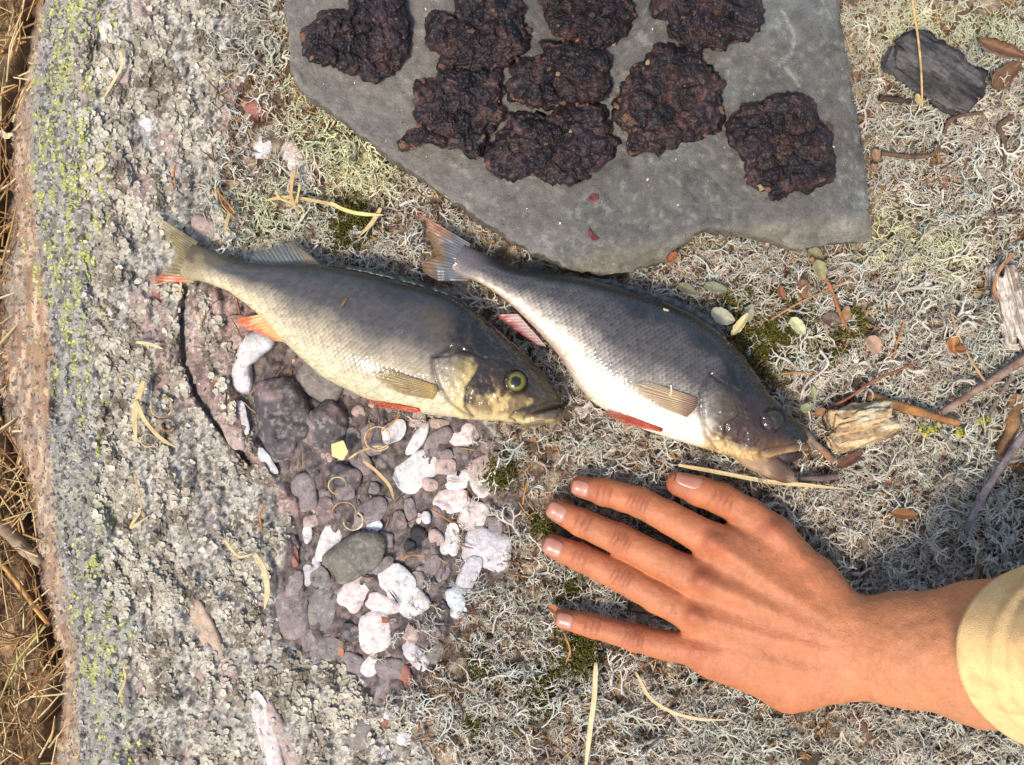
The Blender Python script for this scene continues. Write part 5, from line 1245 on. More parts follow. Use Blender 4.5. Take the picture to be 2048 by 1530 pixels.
for a, b, r in MOSS:
    n = int(r * r * 0.42); uu = rl.normal(a, r * 0.5, n); vv = rl.normal(b, r * 0.5, n); ok = press(uu, vv) > -2; uu, vv = uu[ok], vv[ok]; n = len(uu)
    p = P(uu, vv, Z(uu, vv) + 0.001); e = np.stack([rl.normal(0, 0.0020, n), rl.normal(0, 0.0020, n), rl.uniform(0.002, 0.006, n)], 1)
    P0.append(p); P1.append(p + e); R0.append(rl.uniform(0.0003, 0.0005, n)); C0.append(np.stack([lin(112, 116, 48), lin(88, 92, 36), lin(136, 124, 58), lin(150, 140, 70)])[rl.integers(0, 4, n)]); MD.append(rl.normal(0, 0.0008, (n, 3)))
V, F, C = tubes(np.concatenate(P0), np.concatenate(P1), np.concatenate(R0), np.concatenate(C0), 3, np.concatenate(MD))
stuff(obj('moss', V, F, M['moss'], C, base=np.zeros(3)), 'patches of short olive green moss between the lichen', 'moss')

n = 3600
u = rl.uniform(380, 2100, n * 2); v = rl.uniform(-60, 1590, n * 2)
ok = (press(u, v) > -8) & ((poly_sd(ROCK, u, v) > -20) | ((poly_sd(PEBB, u, v) < 0) & (rl.uniform(size=len(u)) < 0.25)) | (line_d([(470, 190), (560, 180), (540, 300), (600, 330)], u, v) < 40))
for px_, py_, rr in placed:
    if rr > 12: ok &= np.hypot(u - px_, v - py_) > rr
u, v = u[ok][:n], v[ok][:n]; n = len(u)
p = P(u, v, Z(u, v) + rl.uniform(0.0006, 0.0045, n)); a = rl.uniform(0, 6.28, n); L = rl.uniform(0.003, 0.013, n)
e = np.stack([np.cos(a) * L, np.sin(a) * L, rl.normal(0, 0.0012, n)], 1)
V, F, C = tubes(p, p + e, rl.uniform(0.00028, 0.00062, n), np.stack([lin(150, 104, 60), lin(122, 82, 48), lin(176, 134, 82), lin(96, 68, 46), lin(190, 160, 110)])[rl.integers(0, 5, n)], 3, rl.normal(0, 0.0006, (n, 3)))
stuff(obj('needle_litter', V, F, M['straw'], C, base=np.zeros(3)), 'brown fallen needles and stems scattered through the lichen', 'litter')
k = rl.choice(n, 1500, replace=False)
flakes(u[k] + 20, v[k] - 15, Z(u[k] + 20, v[k] - 15) + 0.002, 0.0008, 0.0030, np.stack([lin(120, 80, 52), lin(96, 66, 48), lin(150, 104, 66), lin(80, 58, 46)])[rl.integers(0, 4, 1500)], 'bark_litter', 'small brown bark flakes scattered through the lichen', 'litter', M['bark'], nv=5, tilt=0.4, cup=0.1, aspect=0.6)

nG = 170
u = rl.uniform(590, 1720, nG); v = rl.uniform(0, 530, nG); ok = poly_sd(SLAB, u, v) < -8; u, v = u[ok], v[ok]
flakes(u, v, slab_z(u, v) + 0.0002, 0.0003, 0.0010, np.stack([lin(206, 198, 180), lin(150, 132, 104), lin(96, 66, 54), lin(70, 60, 56)])[rl.integers(0, 4, len(u))], 'slab_grit', 'tiny pale and brown crumbs sprinkled on the slate slab', 'crumbs', M['crumb'], nv=5, tilt=0.3, cup=0.1, aspect=0.6)

# ------------------------------------------------------------------ dry grass and litter on the lower ground left of the ledge
n = 2600
u = rl.uniform(-330, 120, n); v = rl.uniform(-200, 1750, n); fb = np.interp(v, FACE_B[:, 0], FACE_B[:, 1]); ok = u < fb + 6; u, v = u[ok], v[ok]; n = len(u)
p = P(u, v, Z(u, v) + rl.uniform(0.002, 0.014, n)); a = rl.normal(1.3, 0.8, n); L = rl.uniform(0.010, 0.045, n)
V, F, C = tubes(p, p + np.stack([np.cos(a) * L, np.sin(a) * L, rl.normal(0.002, 0.004, n)], 1), rl.uniform(0.0003, 0.0009, n), np.stack([lin(206, 178, 122), lin(186, 148, 92), lin(156, 116, 72), lin(226, 204, 156), lin(126, 98, 66)])[rl.integers(0, 5, n)], 3, rl.normal(0, 0.002, (n, 3)))
stuff(obj('dry_grass', V, F, M['straw'], C, base=np.zeros(3)), 'dry straw coloured grass on the lower ground beside the ledge', 'dry grass')
k = rl.choice(n, 260, replace=False)
flakes(u[k] - 8, v[k] + 11, Z(u[k] - 8, v[k] + 11) + 0.004, 0.002, 0.007, np.stack([lin(176, 112, 60), lin(140, 88, 50), lin(204, 156, 92), lin(112, 74, 48)])[rl.integers(0, 4, 260)], 'leaf_litter', 'rust brown leaf litter on the lower ground beside the ledge', 'litter', M['leaf'], nv=6, tilt=0.5, cup=0.2, aspect=0.4)

# ------------------------------------------------------------------ single stems, sticks, blades, leaves, chips
def zpath(pts, lift):
    pts = np.asarray(pts, float); q = catmull(pts[:, :2], max(8, len(pts) * 7)); z = Z(q[:, 0], q[:, 1]) + lift
    z = gsm(z, 3) if len(z) > 8 else z
    if pts.shape[1] > 2: z = z + np.interp(np.linspace(0, 1, len(q)), np.linspace(0, 1, len(pts)), pts[:, 2])
    return P(q[:, 0], q[:, 1], z)

def stick(name, pts, rpx, col, label, cat, lift=0.009, group=None, mat='bark', n=9, taper=0.75, end=None, seed=0, knob=0.18, alt=None):
    C = zpath(pts, lift); m = len(C); T = np.gradient(C, axis=0); T /= np.linalg.norm(T, axis=1)[:, None]
    A = np.cross(T, [0, 0, 1.0]); A /= np.linalg.norm(A, axis=1)[:, None]; B = np.cross(A, T)
    th = np.linspace(0, 2 * np.pi, n, endpoint=False); k = np.linspace(1, taper, m)
    rr = rpx * S * k[:, None] * (1 + knob * fbm(np.arange(m)[:, None] * 0.35 + seed, th[None] * 1.3, seed=201 + seed, oct=3))
    V = (C[:, None] + rr[..., None] * (A[:, None] * np.cos(th)[None, :, None] + B[:, None] * np.sin(th)[None, :, None])).reshape(-1, 3)
    F = grid_faces(m, n, closed_m=True); q = len(V)
    F3 = np.array([[q, (j + 1) % n, j] for j in range(n)] + [[q + 1, (m - 1) * n + j, (m - 1) * n + (j + 1) % n] for j in range(n)])
    V = np.vstack([V, C[0], C[-1]])
    nn = fbm(V[:, 0] * 300, V[:, 1] * 300, V[:, 2] * 300, seed=202 + seed)
    c = lin(*col)[None] * (1 + 0.3 * nn)[:, None]
    if alt: c = mixc(c, sstep(0.0, 0.5, fbm(V[:, 0] * 120, V[:, 1] * 120, seed=203 + seed)) * 0.7, lin(*alt))
    if end: c[-n - 1 - (2 if False else 0):] = lin(*end); c[(m - 1) * n:m * n] = lin(*end) * 0.9
    o = obj(name, V, [F, F3], M[mat], np.clip(c, 0.01, 0.9)); return tag(o, label, cat, group)

def blade(name, pts, wpx, col, label, cat, lift=0.012, group=None, fold=0.25, seed=0, twist=0.0, tipw=0.15, roots=0.6):
    C = zpath(pts, lift); m = len(C); T = np.gradient(C, axis=0); T /= np.linalg.norm(T, axis=1)[:, None]
    A = np.cross(T, [0, 0, 1.0]); A /= np.linalg.norm(A, axis=1)[:, None]; B = np.cross(A, T)
    s = np.linspace(0, 1, m); w = wpx * S / 2 * 0.8 * np.minimum(1, np.minimum(roots + s * 4, tipw + (1 - s) * 3.5))
    tw = twist * s + 0.15 * noise(s * 5, seed, seed=211)
    Av = A * np.cos(tw)[:, None] + B * np.sin(tw)[:, None]
    off = [-1, -0.5, 0, 0.5, 1]; V = []
    for k in off: V.append(C + Av * (w * k)[:, None] + B * (np.abs(k) * w * fold)[:, None])
    V = np.stack(V, 1).reshape(-1, 3); V2 = V - np.array([0, 0, 0.00035])
    F = grid_faces(m, 5); q = m * 5; per = np.r_[np.arange(5), 5 * np.arange(1, m) + 4, (m - 1) * 5 + np.arange(3, -1, -1), 5 * np.arange(m - 2, 0, -1)]
    side = np.stack([per, np.roll(per, -1), np.roll(per, -1) + q, per + q], 1)
    cb = lin(*col); cb = cb * 0.8 + 0.2 * cb.mean(); c = cb[None] * (1 + 0.2 * noise(np.repeat(s, 5) * 12, np.tile(off, m) * 3, seed=212 + seed))[:, None]
    c = np.vstack([c, c]); o = obj(name, np.vstack([V, V2]), np.vstack([F, F[:, ::-1] + q, side]), M['straw'], np.clip(c, 0.01, 0.95)); return tag(o, label, cat, group)

def leaf(cx, cy, L, W, ang, col, label, lift=0.013, curl=0.25, tilt=(0, 0), seed=0, point=1.0, name='leaf', spots=None):
    n, m = 15, 9; a = np.linspace(-1, 1, n); b = np.linspace(-1, 1, m)
    L, W, curl = L * 0.9, W * 0.84, curl + 0.2; col = tuple(0.85 * c_ + 0.15 * (sum(col) / 3) for c_ in col)
    prof = np.maximum(1 - np.abs(a) ** 2.1, 0.0) ** 0.75 * (1 - 0.18 * a * point)
    X = a[:, None] * L / 2 + 0 * b[None]; Y = prof[:, None] * b[None] * W / 2
    r = np.random.default_rng(seed); X = X + 0; Y = Y * (1 + 0.09 * r.normal(size=(n, 1))) + 0.06 * W * np.sin(a[:, None] * 2 + seed)
    ca, sa = math.cos(math.radians(ang)), math.sin(math.radians(ang))
    u = cx + X * ca - Y * sa; v = cy + X * sa + Y * ca
    zz = (curl * (b[None] ** 2) * prof[:, None] * W / 2 + 0.10 * (a[:, None] ** 2) * L / 2 + tilt[0] * X + tilt[1] * Y) * S + 0.0005 * noise(u * 0.1, v * 0.1, seed=221)
    zz[:, m // 2] -= 0.0003
    z0 = float(Z(cx, cy)) + lift - min(zz.min(), 0)
    T = P(u, v, z0 + zz).reshape(-1, 3); q = n * m; F = grid_faces(n, m)
    per = np.r_[np.arange(m), m * np.arange(1, n) + m - 1, (n - 1) * m + np.arange(m - 2, -1, -1), m * np.arange(n - 2, 0, -1)]
    side = np.stack([per, np.roll(per, -1), np.roll(per, -1) + q, per + q], 1)
    c = lin(*col)[None] * (1 + 0.10 * noise(u.ravel() * 0.15, v.ravel() * 0.15, seed=222 + seed))[:, None]
    c = mixc(c, np.exp(-(np.tile(b, n) / 0.12) ** 2) * 0.3, lin(*col) * 1.35)
    if spots: c = mixc(c, sstep(0.25, 0.6, fbm(u.ravel() * 0.09, v.ravel() * 0.09, seed=223 + seed)) * 0.7, lin(*spots))
    o = obj(name, np.vstack([T, T - np.array([0, 0, 0.0004])]), np.vstack([F, F[:, ::-1] + q, side]), M['leaf'], np.clip(np.vstack([c, c]), 0.01, 0.9)); return tag(o, label, 'leaf')

def chunk(name, cx, cy, L, W, H, ang, col, label, cat, lift=0.004, seed=0, alt=None, grain=1.0, rag=0.28):
    """split piece of wood with long grain ridges and ragged ends"""
    m, n = 60, 90; s = np.linspace(-1, 1, m); th = np.linspace(0, 2 * np.pi, n, endpoint=False)
    V = []; ca, sa = math.cos(math.radians(ang)), math.sin(math.radians(ang))
    endj = rag * fbm(th * 2.2, 0.3, seed=231 + seed, oct=4)
    for i, q in enumerate(s):
        e = min(1, ((1 - abs(q)) / 0.05) ** 0.5) if abs(q) > 0.95 else 1
        p = 2.5; rad = (np.abs(np.cos(th)) ** p + np.abs(np.sin(th)) ** p) ** (-1 / p)
        g = 1 + 0.16 * grain * (fbm(th * 5 + seed, q * 0.8, seed=232 + seed, oct=4, gain=0.65) - 0.6 * np.exp(-(noise(th * 4.2 + seed, q * 0.5, seed=235 + seed) / 0.10) ** 2)) + 0.12 * noise(q * 1.5, th * 0.6, seed=233 + seed)
        y = W / 2 * rad * np.cos(th) * g * (0.15 + 0.85 * e) * (1 - 0.10 * q * (seed % 3 - 1)); zz = H / 2 * rad * np.sin(th) * g * (0.2 + 0.8 * e)
        x = q * L / 2 + endj * L * 0.5 * abs(q) ** 3 * np.sign(q)
        z0 = float(Z(cx, cy)) + lift + H / 2
        V.append(np.stack([*P(cx + x * ca - y * sa, cy + x * sa + y * ca, z0)[:, :2].T, z0 + zz], 1))
    V = np.concatenate(V); q = len(V); F = grid_faces(m, n, closed_m=True)
    F3 = np.array([[q, (j + 1) % n, j] for j in range(n)] + [[q + 1, (m - 1) * n + j, (m - 1) * n + (j + 1) % n] for j in range(n)])
    V = np.vstack([V, V[:n].mean(0), V[(m - 1) * n:m * n].mean(0)])
    tt = np.r_[np.tile(th, m), 0, 0]; ss = np.r_[np.repeat(s, n), -1, 1]
    st = fbm(tt * 6 + seed, ss * 1.2, seed=232 + seed, oct=4, gain=0.7); c = lin(*col)[None] * (1 + 0.4 * st)[:, None]
    if alt: c = mixc(c, sstep(0.0, 0.5, fbm(tt * 1.5, ss * 1.8, seed=234 + seed)) * 0.85, lin(*alt) * 1.0); c = c * (1 + 0.2 * st)[:, None]
    o = obj(name, V, [F, F3], M['wood'], np.clip(c, 0.008, 0.8)); return tag(o, label, cat)

def piece(name, pts, zl, th_, col, label, cat, tilt=(0, 0), seed=0, mat='leaf', onslab=False):
    """small flat torn piece from an outline"""
    out = resample(np.array(pts, float), 28, True); c = out.mean(0); V = []
    z0 = (slab_z(np.array([c[0]]), np.array([c[1]]))[0] if onslab else float(Z(*c))) + zl
    for k, dz in ((0.96, 0), (1.0, th_ * 0.5), (0.96, th_), (0.5, th_ * 1.01)):
        q = c + (out - c) * k; V.append(P(q[:, 0], q[:, 1], z0 + dz + (tilt[0] * (q[:, 0] - c[0]) + tilt[1] * (q[:, 1] - c[1])) * S + 0.0006 * noise(q[:, 0] * 0.1, q[:, 1] * 0.1, seed=241 + seed)))
    V = np.concatenate(V); n = len(out); q = len(V); F = grid_faces(4, n, closed_m=True)
    F3 = np.array([[q, (j + 1) % n, j] for j in range(n)] + [[q + 1, 3 * n + j, 3 * n + (j + 1) % n] for j in range(n)])
    V = np.vstack([V, V[:n].mean(0), V[3 * n:].mean(0)]); cc = lin(*col)[None] * (1 + 0.15 * fbm(V[:, 0] * 200, V[:, 1] * 200, seed=242 + seed))[:, None]
    o = obj(name, V, [F, F3], M[mat], np.clip(cc, 0.01, 0.95), smooth=False); return tag(o, label, cat)

# twigs and sticks on the right
stick('twig', [(1762, 306), (1823, 313), (1864, 309), (1881, 282), (1898, 245), (1921, 231), (1970, 226)], 5, (92, 70, 54), 'dark S bent twig with pale cut end right of the slab', 'twig', end=(214, 164, 96), seed=1)
stick('twig', [(1758, 195), (1795, 200), (1826, 203)], 6, (70, 54, 46), 'short dark twig stub just left of the charred wood chunk', 'twig', seed=2)
stick('twig', [(2026, 232), (1998, 252), (2006, 274), (2010, 306), (2006, 342)], 5, (96, 72, 56), 'hooked brown twig near the right edge under the brown leaves', 'twig', seed=3)
stick('grass_stalk', [(1820, -30), (1835, 68), (1842, 136), (1845, 218)], 2.4, (206, 170, 108), 'thin upright tan grass stalk passing over the charred wood', 'grass stalk', lift=0.032, mat='straw', seed=4, n=6, knob=0.05)
stick('stick', [(2110, 674), (2048, 718), (1967, 772), (1881, 826)], 9, (150, 124, 106), 'smooth grey brown stick running in from the right edge', 'stick', lift=0.015, seed=5, alt=(112, 76, 58), n=12)
stick('stick', [(1734, 790), (1824, 820), (1917, 846)], 10, (150, 106, 62), 'mottled orange brown stick above the tan wood chunk', 'stick', lift=0.012, seed=6, alt=(92, 62, 42), n=10)
stick('twig', [(2024, 752), (1996, 800), (1964, 844)], 4.5, (120, 106, 98), 'thin grey twig below the smooth stick at the right', 'twig', seed=7, lift=0.011)
stick('stick', [(2034, 790), (2020, 862), (2000, 917)], 14, (138, 104, 70), 'thick broken brown stick with splintered pale lower end', 'stick', seed=8, alt=(104, 76, 54), knob=0.3, lift=0.008, end=(206, 166, 112), taper=0.85)
stick('branch', [(2075, 830), (2040, 880), (2003, 932), (1970, 984), (1942, 1040), (1930, 1062)], 8, (124, 112, 110), 'long curved grey branch by the right edge above the sleeve', 'branch', seed=9, lift=0.017, alt=(92, 80, 78))
stick('twig', [(1655, 818), (1700, 794), (1752, 759), (1831, 727)], 3.2, (136, 84, 56), 'thin reddish twig slanting up from the tan wood chunk', 'twig', seed=10, lift=0.013, n=7)
stick('twig', [(1622, 515), (1658, 569), (1673, 608), (1687, 644), (1701, 664)], 4, (150, 98, 60), 'rust brown stem with leaves below the slab corner', 'twig', seed=11, lift=0.014, n=7)
stick('stick', [(1600, 856), (1633, 889), (1670, 924)], 9, (116, 100, 90), 'short grey stick with orange end touching the fish snout', 'stick', seed=12, lift=0.010, alt=(160, 104, 60), end=(220, 180, 130))
stick('stick', [(1597, 960), (1640, 956), (1675, 953)], 8, (98, 84, 78), 'stubby dark grey stick below the open fish mouth', 'stick', seed=13, lift=0.009)
stick('twig', [(1540, 640), (1590, 610), (1620, 595), (1700, 560)], 2.2, (170, 120, 80), 'fine pale stem crossing the moss toward the rust stem', 'twig', seed=14, lift=0.014, n=6)
stick('twig', [(1728, 1070), (1732, 1130), (1726, 1170)], 8, (104, 90, 80), 'grey twig half buried in lichen above the wrist', 'twig', seed=15, lift=0.004)
stick('twig', [(1962, 1075), (1958, 1120), (1950, 1160)], 6, (132, 106, 78), 'light brown twig just above the sleeve', 'twig', seed=16, lift=0.008)
stick('twig', [(1690, 1420), (1740, 1470), (1800, 1560)], 12, (84, 62, 52), 'dark rotten stick half buried below the forearm', 'stick', seed=17, lift=0.001, alt=(108, 76, 60))
stick('twig', [(1640, 700), (1655, 730), (1612, 770), (1600, 800)], 3, (196, 180, 168), 'whitish bent twig left of the brown heart shaped leaf', 'twig', seed=18, lift=0.014, n=6)
stick('stick', [(-60, 990), (0, 1050), (44, 1094), (88, 1130)], 15, (156, 136, 112), 'grey weathered stick leaning on the ledge at the left edge', 'stick', seed=19, lift=0.012, alt=(126, 104, 82), n=12)
stick('grass_stalk', [(-20, 1100), (30, 1160), (70, 1215), (98, 1250)], 6, (198, 152, 88), 'thick tan straw below the leaning stick at the left edge', 'grass stalk', seed=20, lift=0.012, mat='straw')
stick('grass_stalk', [(90, 1252), (60, 1290), (30, 1330), (0, 1400)], 3, (168, 160, 92), 'greenish dry stalk in the lower left corner', 'grass stalk', seed=21, lift=0.014, mat='straw', n=6)
stick('twig', [(1945, 455), (1990, 430), (2048, 424)], 3, (110, 82, 62), 'thin dark twig at the right edge level with the slab bottom', 'twig', seed=22, lift=0.010, n=6)
stick('twig', [(750, 800), (758, 840), (762, 884)], 3, (104, 88, 80), 'thin grey stem below the belly of the yellow eyed perch', 'twig', seed=23, lift=0.006, n=6)

# wood chunks
chunk('charred_wood', 1872, 142, 170, 84, 0.020, 33, (58, 55, 55), 'dark charred wood chunk with furrowed grain at the upper right', 'wood chunk', seed=1, alt=(88, 84, 82), grain=1.4)
chunk('wood_chunk', 1722, 850, 128, 72, 0.017, -14, (168, 140, 104), 'crumbling tan wood chunk right of the fish head', 'wood chunk', seed=2, alt=(184, 172, 142), grain=1.6, rag=0.18)
chunk('driftwood', 2022, 612, 150, 48, 0.015, 76, (176, 164, 152), 'bleached grey splinter of wood at the right edge', 'wood chunk', seed=3, alt=(126, 108, 96), grain=1.4)

# leaves
leaf(1446, 632, 60, 38, 22, (168, 164, 136), 'grey green oval leaf nearest the back of the greyer perch', seed=1, curl=0.2)
leaf(1480, 648, 66, 20, -52, (214, 196, 144), 'cream folded leaf standing beside the grey green oval leaf', seed=2, curl=0.9, lift=0.016, tilt=(0.15, 0.5))
leaf(1498, 626, 44, 26, -64, (150, 150, 122), 'grey green leaf behind the cream folded leaf', seed=3, lift=0.008)
leaf(1596, 652, 50, 30, 54, (184, 190, 140), 'pale green oval leaf with a browned tip on the moss', seed=4, lift=0.015, spots=(196, 184, 140))
leaf(1640, 540, 50, 32, 70, (150, 140, 92), 'olive leaf hanging on the rust brown stem', seed=5, lift=0.015)
leaf(1632, 512, 46, 34, 30, (132, 126, 84), 'olive leaf tucked under the lower right slab edge', seed=6, lift=0.010)
leaf(1606, 578, 46, 32, 80, (142, 98, 66), 'brown crumpled leaf left of the rust brown stem', seed=7, curl=0.6)
leaf(1564, 585, 34, 18, 75, (150, 94, 64), 'small red brown curled leaf above the moss', seed=8, curl=0.8)
leaf(1692, 628, 38, 26, -70, (160, 120, 78), 'small tan leaf at the foot of the rust brown stem', seed=9)
leaf(1664, 640, 48, 34, 20, (112, 92, 78), 'dull brown leaf lying flat in the moss', seed=10, lift=0.008)
leaf(1748, 690, 46, 36, 60, (178, 140, 108), 'tan heart shaped leaf right of the moss', seed=11, point=2.0)
leaf(1613, 816, 28, 22, -30, (146, 156, 104), 'small round green leaf above the fish eye', seed=12)
leaf(1628, 786, 34, 12, 80, (150, 150, 102), 'narrow olive leaf above the small round green leaf', seed=13)
leaf(1640, 824, 28, 18, -30, (166, 112, 78), 'small brown leaf between green leaf and tan wood chunk', seed=14)
leaf(2005, 96, 120, 36, 22, (132, 94, 66), 'long rust brown curled leaf at the upper right edge', seed=15, curl=0.9, lift=0.018)
leaf(2014, 150, 86, 46, -38, (126, 92, 64), 'broad brown leaf below the long rust brown leaf', seed=16, curl=0.6, lift=0.012, spots=(118, 76, 50))
leaf(1950, 148, 60, 20, -5, (140, 92, 56), 'brown leaf tip beside the charred wood chunk', seed=17, curl=0.5)
leaf(1344, 514, 32, 22, -50, (164, 98, 62), 'orange brown leaf under the notch of the slab', seed=18, curl=0.5)
leaf(1700, 920, 66, 26, -34, (116, 76, 60), 'dark red brown bark strip below the tan wood chunk', seed=19, curl=0.5, name='bark_strip')
leaf(1908, 690, 42, 30, 80, (182, 120, 68), 'orange brown leaf right of the heart shaped leaf', seed=20, curl=0.6, spots=(206, 150, 84))
leaf(1924, 698, 30, 18, -5, (158, 96, 58), 'small glossy brown leaf touching the orange brown leaf', seed=21, curl=0.7, lift=0.016)
leaf(1808, 1028, 62, 28, 10, (146, 98, 56), 'brown leaf half hidden in shaded lichen above the wrist', seed=22, curl=0.4, lift=0.006)
leaf(1836, 198, 26, 14, 85, (214, 178, 112), 'small cream leaf at the lower end of the grass stalk', seed=23, lift=0.016)
leaf(1752, 310, 30, 20, 80, (158, 120, 84), 'tan leaf scrap at the left end of the S bent twig', seed=24)
leaf(1748, 336, 22, 16, 60, (150, 108, 78), 'small brown scrap below the S bent twig end', seed=25)
leaf(1818, 158, 34, 14, 50, (150, 142, 96), 'olive leaf leaning on the charred wood chunk', seed=26, lift=0.012)
leaf(1888, 360, 38, 22, 80, (134, 92, 64), 'brown leaf right of the slab in the pale lichen', seed=27, lift=0.008)
leaf(1432, 625 - 50, 56, 26, 20, (126, 128, 98), 'dull green leaf close above the dorsal fin', seed=28, lift=0.010)
leaf(1375, 560 + 18, 50, 24, 30, (120, 116, 86), 'dim green leaf in the slab shadow by the dorsal fin', seed=29, lift=0.008)
leaf(1108, 1220, 34, 20, 30, (176, 112, 66), 'orange brown scrap at the tip of the little finger', seed=30, lift=0.010)
leaf(1876, 648, 40, 22, 5, (140, 108, 74), 'brown bark flake in lichen left of the bleached splinter', seed=31, lift=0.010)

# grass blades
blade('dry_straw', [(1357, 930), (1440, 945), (1530, 962), (1610, 970), (1702, 979)], 10, (214, 188, 126), 'long pale grass blade between thumb and open fish mouth', 'grass blade', seed=1, lift=0.014)
blade('dry_straw', [(1192, 1325), (1188, 1400), (1180, 1460), (1168, 1570)], 12, (226, 200, 138), 'straight pale straw at the bottom edge below the little finger', 'grass blade', seed=2, lift=0.015)
blade('dry_straw', [(1272, 1345), (1300, 1395), (1345, 1424), (1400, 1438), (1462, 1440)], 8, (220, 192, 128), 'curved straw below the palm', 'grass blade', seed=3, lift=0.014)
blade('dry_straw', [(660, 405), (690, 420), (725, 428), (768, 430)], 9, (230, 212, 120), 'bright yellow blade on the lichen between slab and left perch', 'grass blade', seed=4, lift=0.015)
blade('dry_straw', [(762, 415), (748, 440), (722, 470)], 10, (212, 178, 106), 'short tan blade crossing under the bright yellow blade', 'grass blade', seed=5, lift=0.013)
blade('dry_straw', [(535, 400), (570, 394), (610, 398), (660, 408), (690, 420)], 8, (214, 178, 96), 'orange tan blade joining the bright yellow blade', 'grass blade', seed=6, lift=0.013)
blade('dry_straw', [(590, 338), (583, 370), (584, 400), (598, 430)], 8, (208, 164, 86), 'orange tan blade standing on the pink pebble below the slab', 'grass blade', seed=7, lift=0.016)
blade('dry_straw', [(550, 380), (562, 398), (600, 412), (606, 425)], 5, (216, 186, 110), 'thin curled blade beside the orange tan blade', 'grass blade', seed=8, lift=0.014)
blade('dry_straw', [(600, 368), (596, 390), (590, 410)], 5, (220, 190, 108), 'tiny upright blade in the tan tuft below the slab', 'grass blade', seed=9, lift=0.016)
blade('dry_straw', [(464, 402), (458, 430), (446, 474)], 8, (206, 172, 108), 'tan blade beside needles above the left perch tail', 'grass blade', seed=10, lift=0.008)
blade('dry_straw', [(509, 1107), (528, 1140), (535, 1180), (529, 1218)], 14, (214, 188, 128), 'broad pale blade beside the mauve stones', 'grass blade', seed=11, lift=0.008)
blade('dry_straw', [(288, 760), (276, 800), (270, 840), (273, 888)], 13, (222, 190, 116), 'broad straw blade in the curly tuft on the bedrock', 'grass blade', seed=12, lift=0.008)
blade('dry_straw', [(272, 800), (290, 840), (320, 875), (354, 896)], 9, (220, 188, 112), 'long curved straw blade in the curly tuft on the bedrock', 'grass blade', seed=13, lift=0.010)
blade('dry_straw', [(272, 684), (300, 688), (326, 698)], 7, (226, 204, 132), 'yellow blade on the bedrock above the curly tuft', 'grass blade', seed=14, lift=0.006)
blade('dry_straw', [(240, 100), (244, 130), (226, 165), (205, 200)], 7, (222, 196, 134), 'curved straw blade near the top of the bedrock', 'grass blade', seed=15, lift=0.006)
blade('dry_straw', [(200, 305), (206, 330), (184, 350)], 7, (218, 190, 120), 'short hooked blade on the bedrock left of the white pebble', 'grass blade', seed=16, lift=0.006)
blade('dry_straw', [(268, 945), (280, 1000), (290, 1050)], 5, (196, 158, 96), 'thin straight straw on the bedrock below the curly tuft', 'grass blade', seed=17, lift=0.006)
blade('dry_straw', [(282, 1020), (262, 1055), (300, 1030)], 7, (208, 176, 110), 'bent tan blade on the bedrock below the curly tuft', 'grass blade', seed=18, lift=0.007)
blade('dry_straw', [(450, 1080), (464, 1100), (480, 1114), (505, 1108)], 6, (222, 196, 120), 'small curled blade above the broad pale blade', 'grass blade', seed=19, lift=0.008)
blade('dry_straw', [(726, 922), (750, 940), (778, 970), (788, 1000)], 8, (204, 168, 100), 'curved tan blade among the pebbles', 'grass blade', seed=20, lift=0.010)
blade('dry_straw', [(697, 918), (720, 903), (748, 894), (778, 892)], 5, (208, 180, 120), 'slender blade right of the yellow chip', 'grass blade', seed=21, lift=0.010)
blade('dry_straw', [(890, 388), (905, 398), (928, 406)], 8, (226, 206, 134), 'bright yellow blade tip against the slab edge', 'grass blade', seed=22, lift=0.018)
blade('dry_straw', [(236, 1395), (250, 1360), (246, 1330)], 6, (206, 176, 112), 'short straw blade low on the bedrock', 'grass blade', seed=23, lift=0.006)
blade('dry_straw', [(310, 560 + 10), (358, 560), (358, 600)], 5, (214, 186, 112), 'short blade below the red tail fin tip', 'grass blade', seed=24, lift=0.008)
blade('dry_straw', [(1900, 620), (1926, 690), (1968, 760), (2000, 790)], 4, (196, 150, 84), 'long thin straw crossing the lichen left of the splinter', 'grass blade', seed=25, lift=0.015)
blade('dry_straw', [(2030, 505), (1998, 540), (1988, 580), (2010, 608)], 9, (176, 124, 68), 'curled brown strip beside the bleached splinter', 'grass blade', seed=26, lift=0.016, fold=0.6)
blade('dry_straw', [(0, 262), (12, 272), (26, 268)], 16, (234, 204, 150), 'wide pale straw scrap at the left edge', 'grass blade', seed=27, lift=0.010, roots=1)

def curl(cx, cy, r, turns, ph, col, label, lift, w=2.4, seed=0):
    w *= 0.72; col = tuple(0.75 * c_ + 0.25 * (sum(col) / 3 + 18) for c_ in col)
    n = int(14 * turns) + 4; th = np.linspace(0, turns * 2 * np.pi, n) + math.radians(ph); rr = r * np.linspace(1, 0.82, n)
    pts = np.stack([cx + rr * np.cos(th), cy + rr * np.sin(th) * 0.9, np.linspace(0, 0.003, n)], 1)
    stick('grass_curl', pts, w, col, label, 'grass curl', lift=lift, mat='straw', seed=seed, n=6, knob=0.08, taper=0.7, group='curled dry grass')
curl(756, 876, 28, 1.15, 40, (206, 172, 118), 'round tan curl of grass above the white pebbles', 0.011, seed=31)
curl(676, 970, 20, 0.8, 90, (196, 160, 102), 'open tan curl left of the pebbles in the dark hollow', 0.010, seed=32)
curl(690, 1025, 26, 0.6, 150, (190, 150, 92), 'tan half curl above the mauve pebble', 0.011, seed=33)
curl(705, 1042, 22, 0.65, -60, (224, 200, 150), 'pale curl lying over the mauve pebble', 0.014, w=3, seed=34)
curl(252, 758, 17, 0.9, 120, (190, 152, 98), 'brown ring at the top of the curly tuft on the bedrock', 0.007, w=3, seed=35)
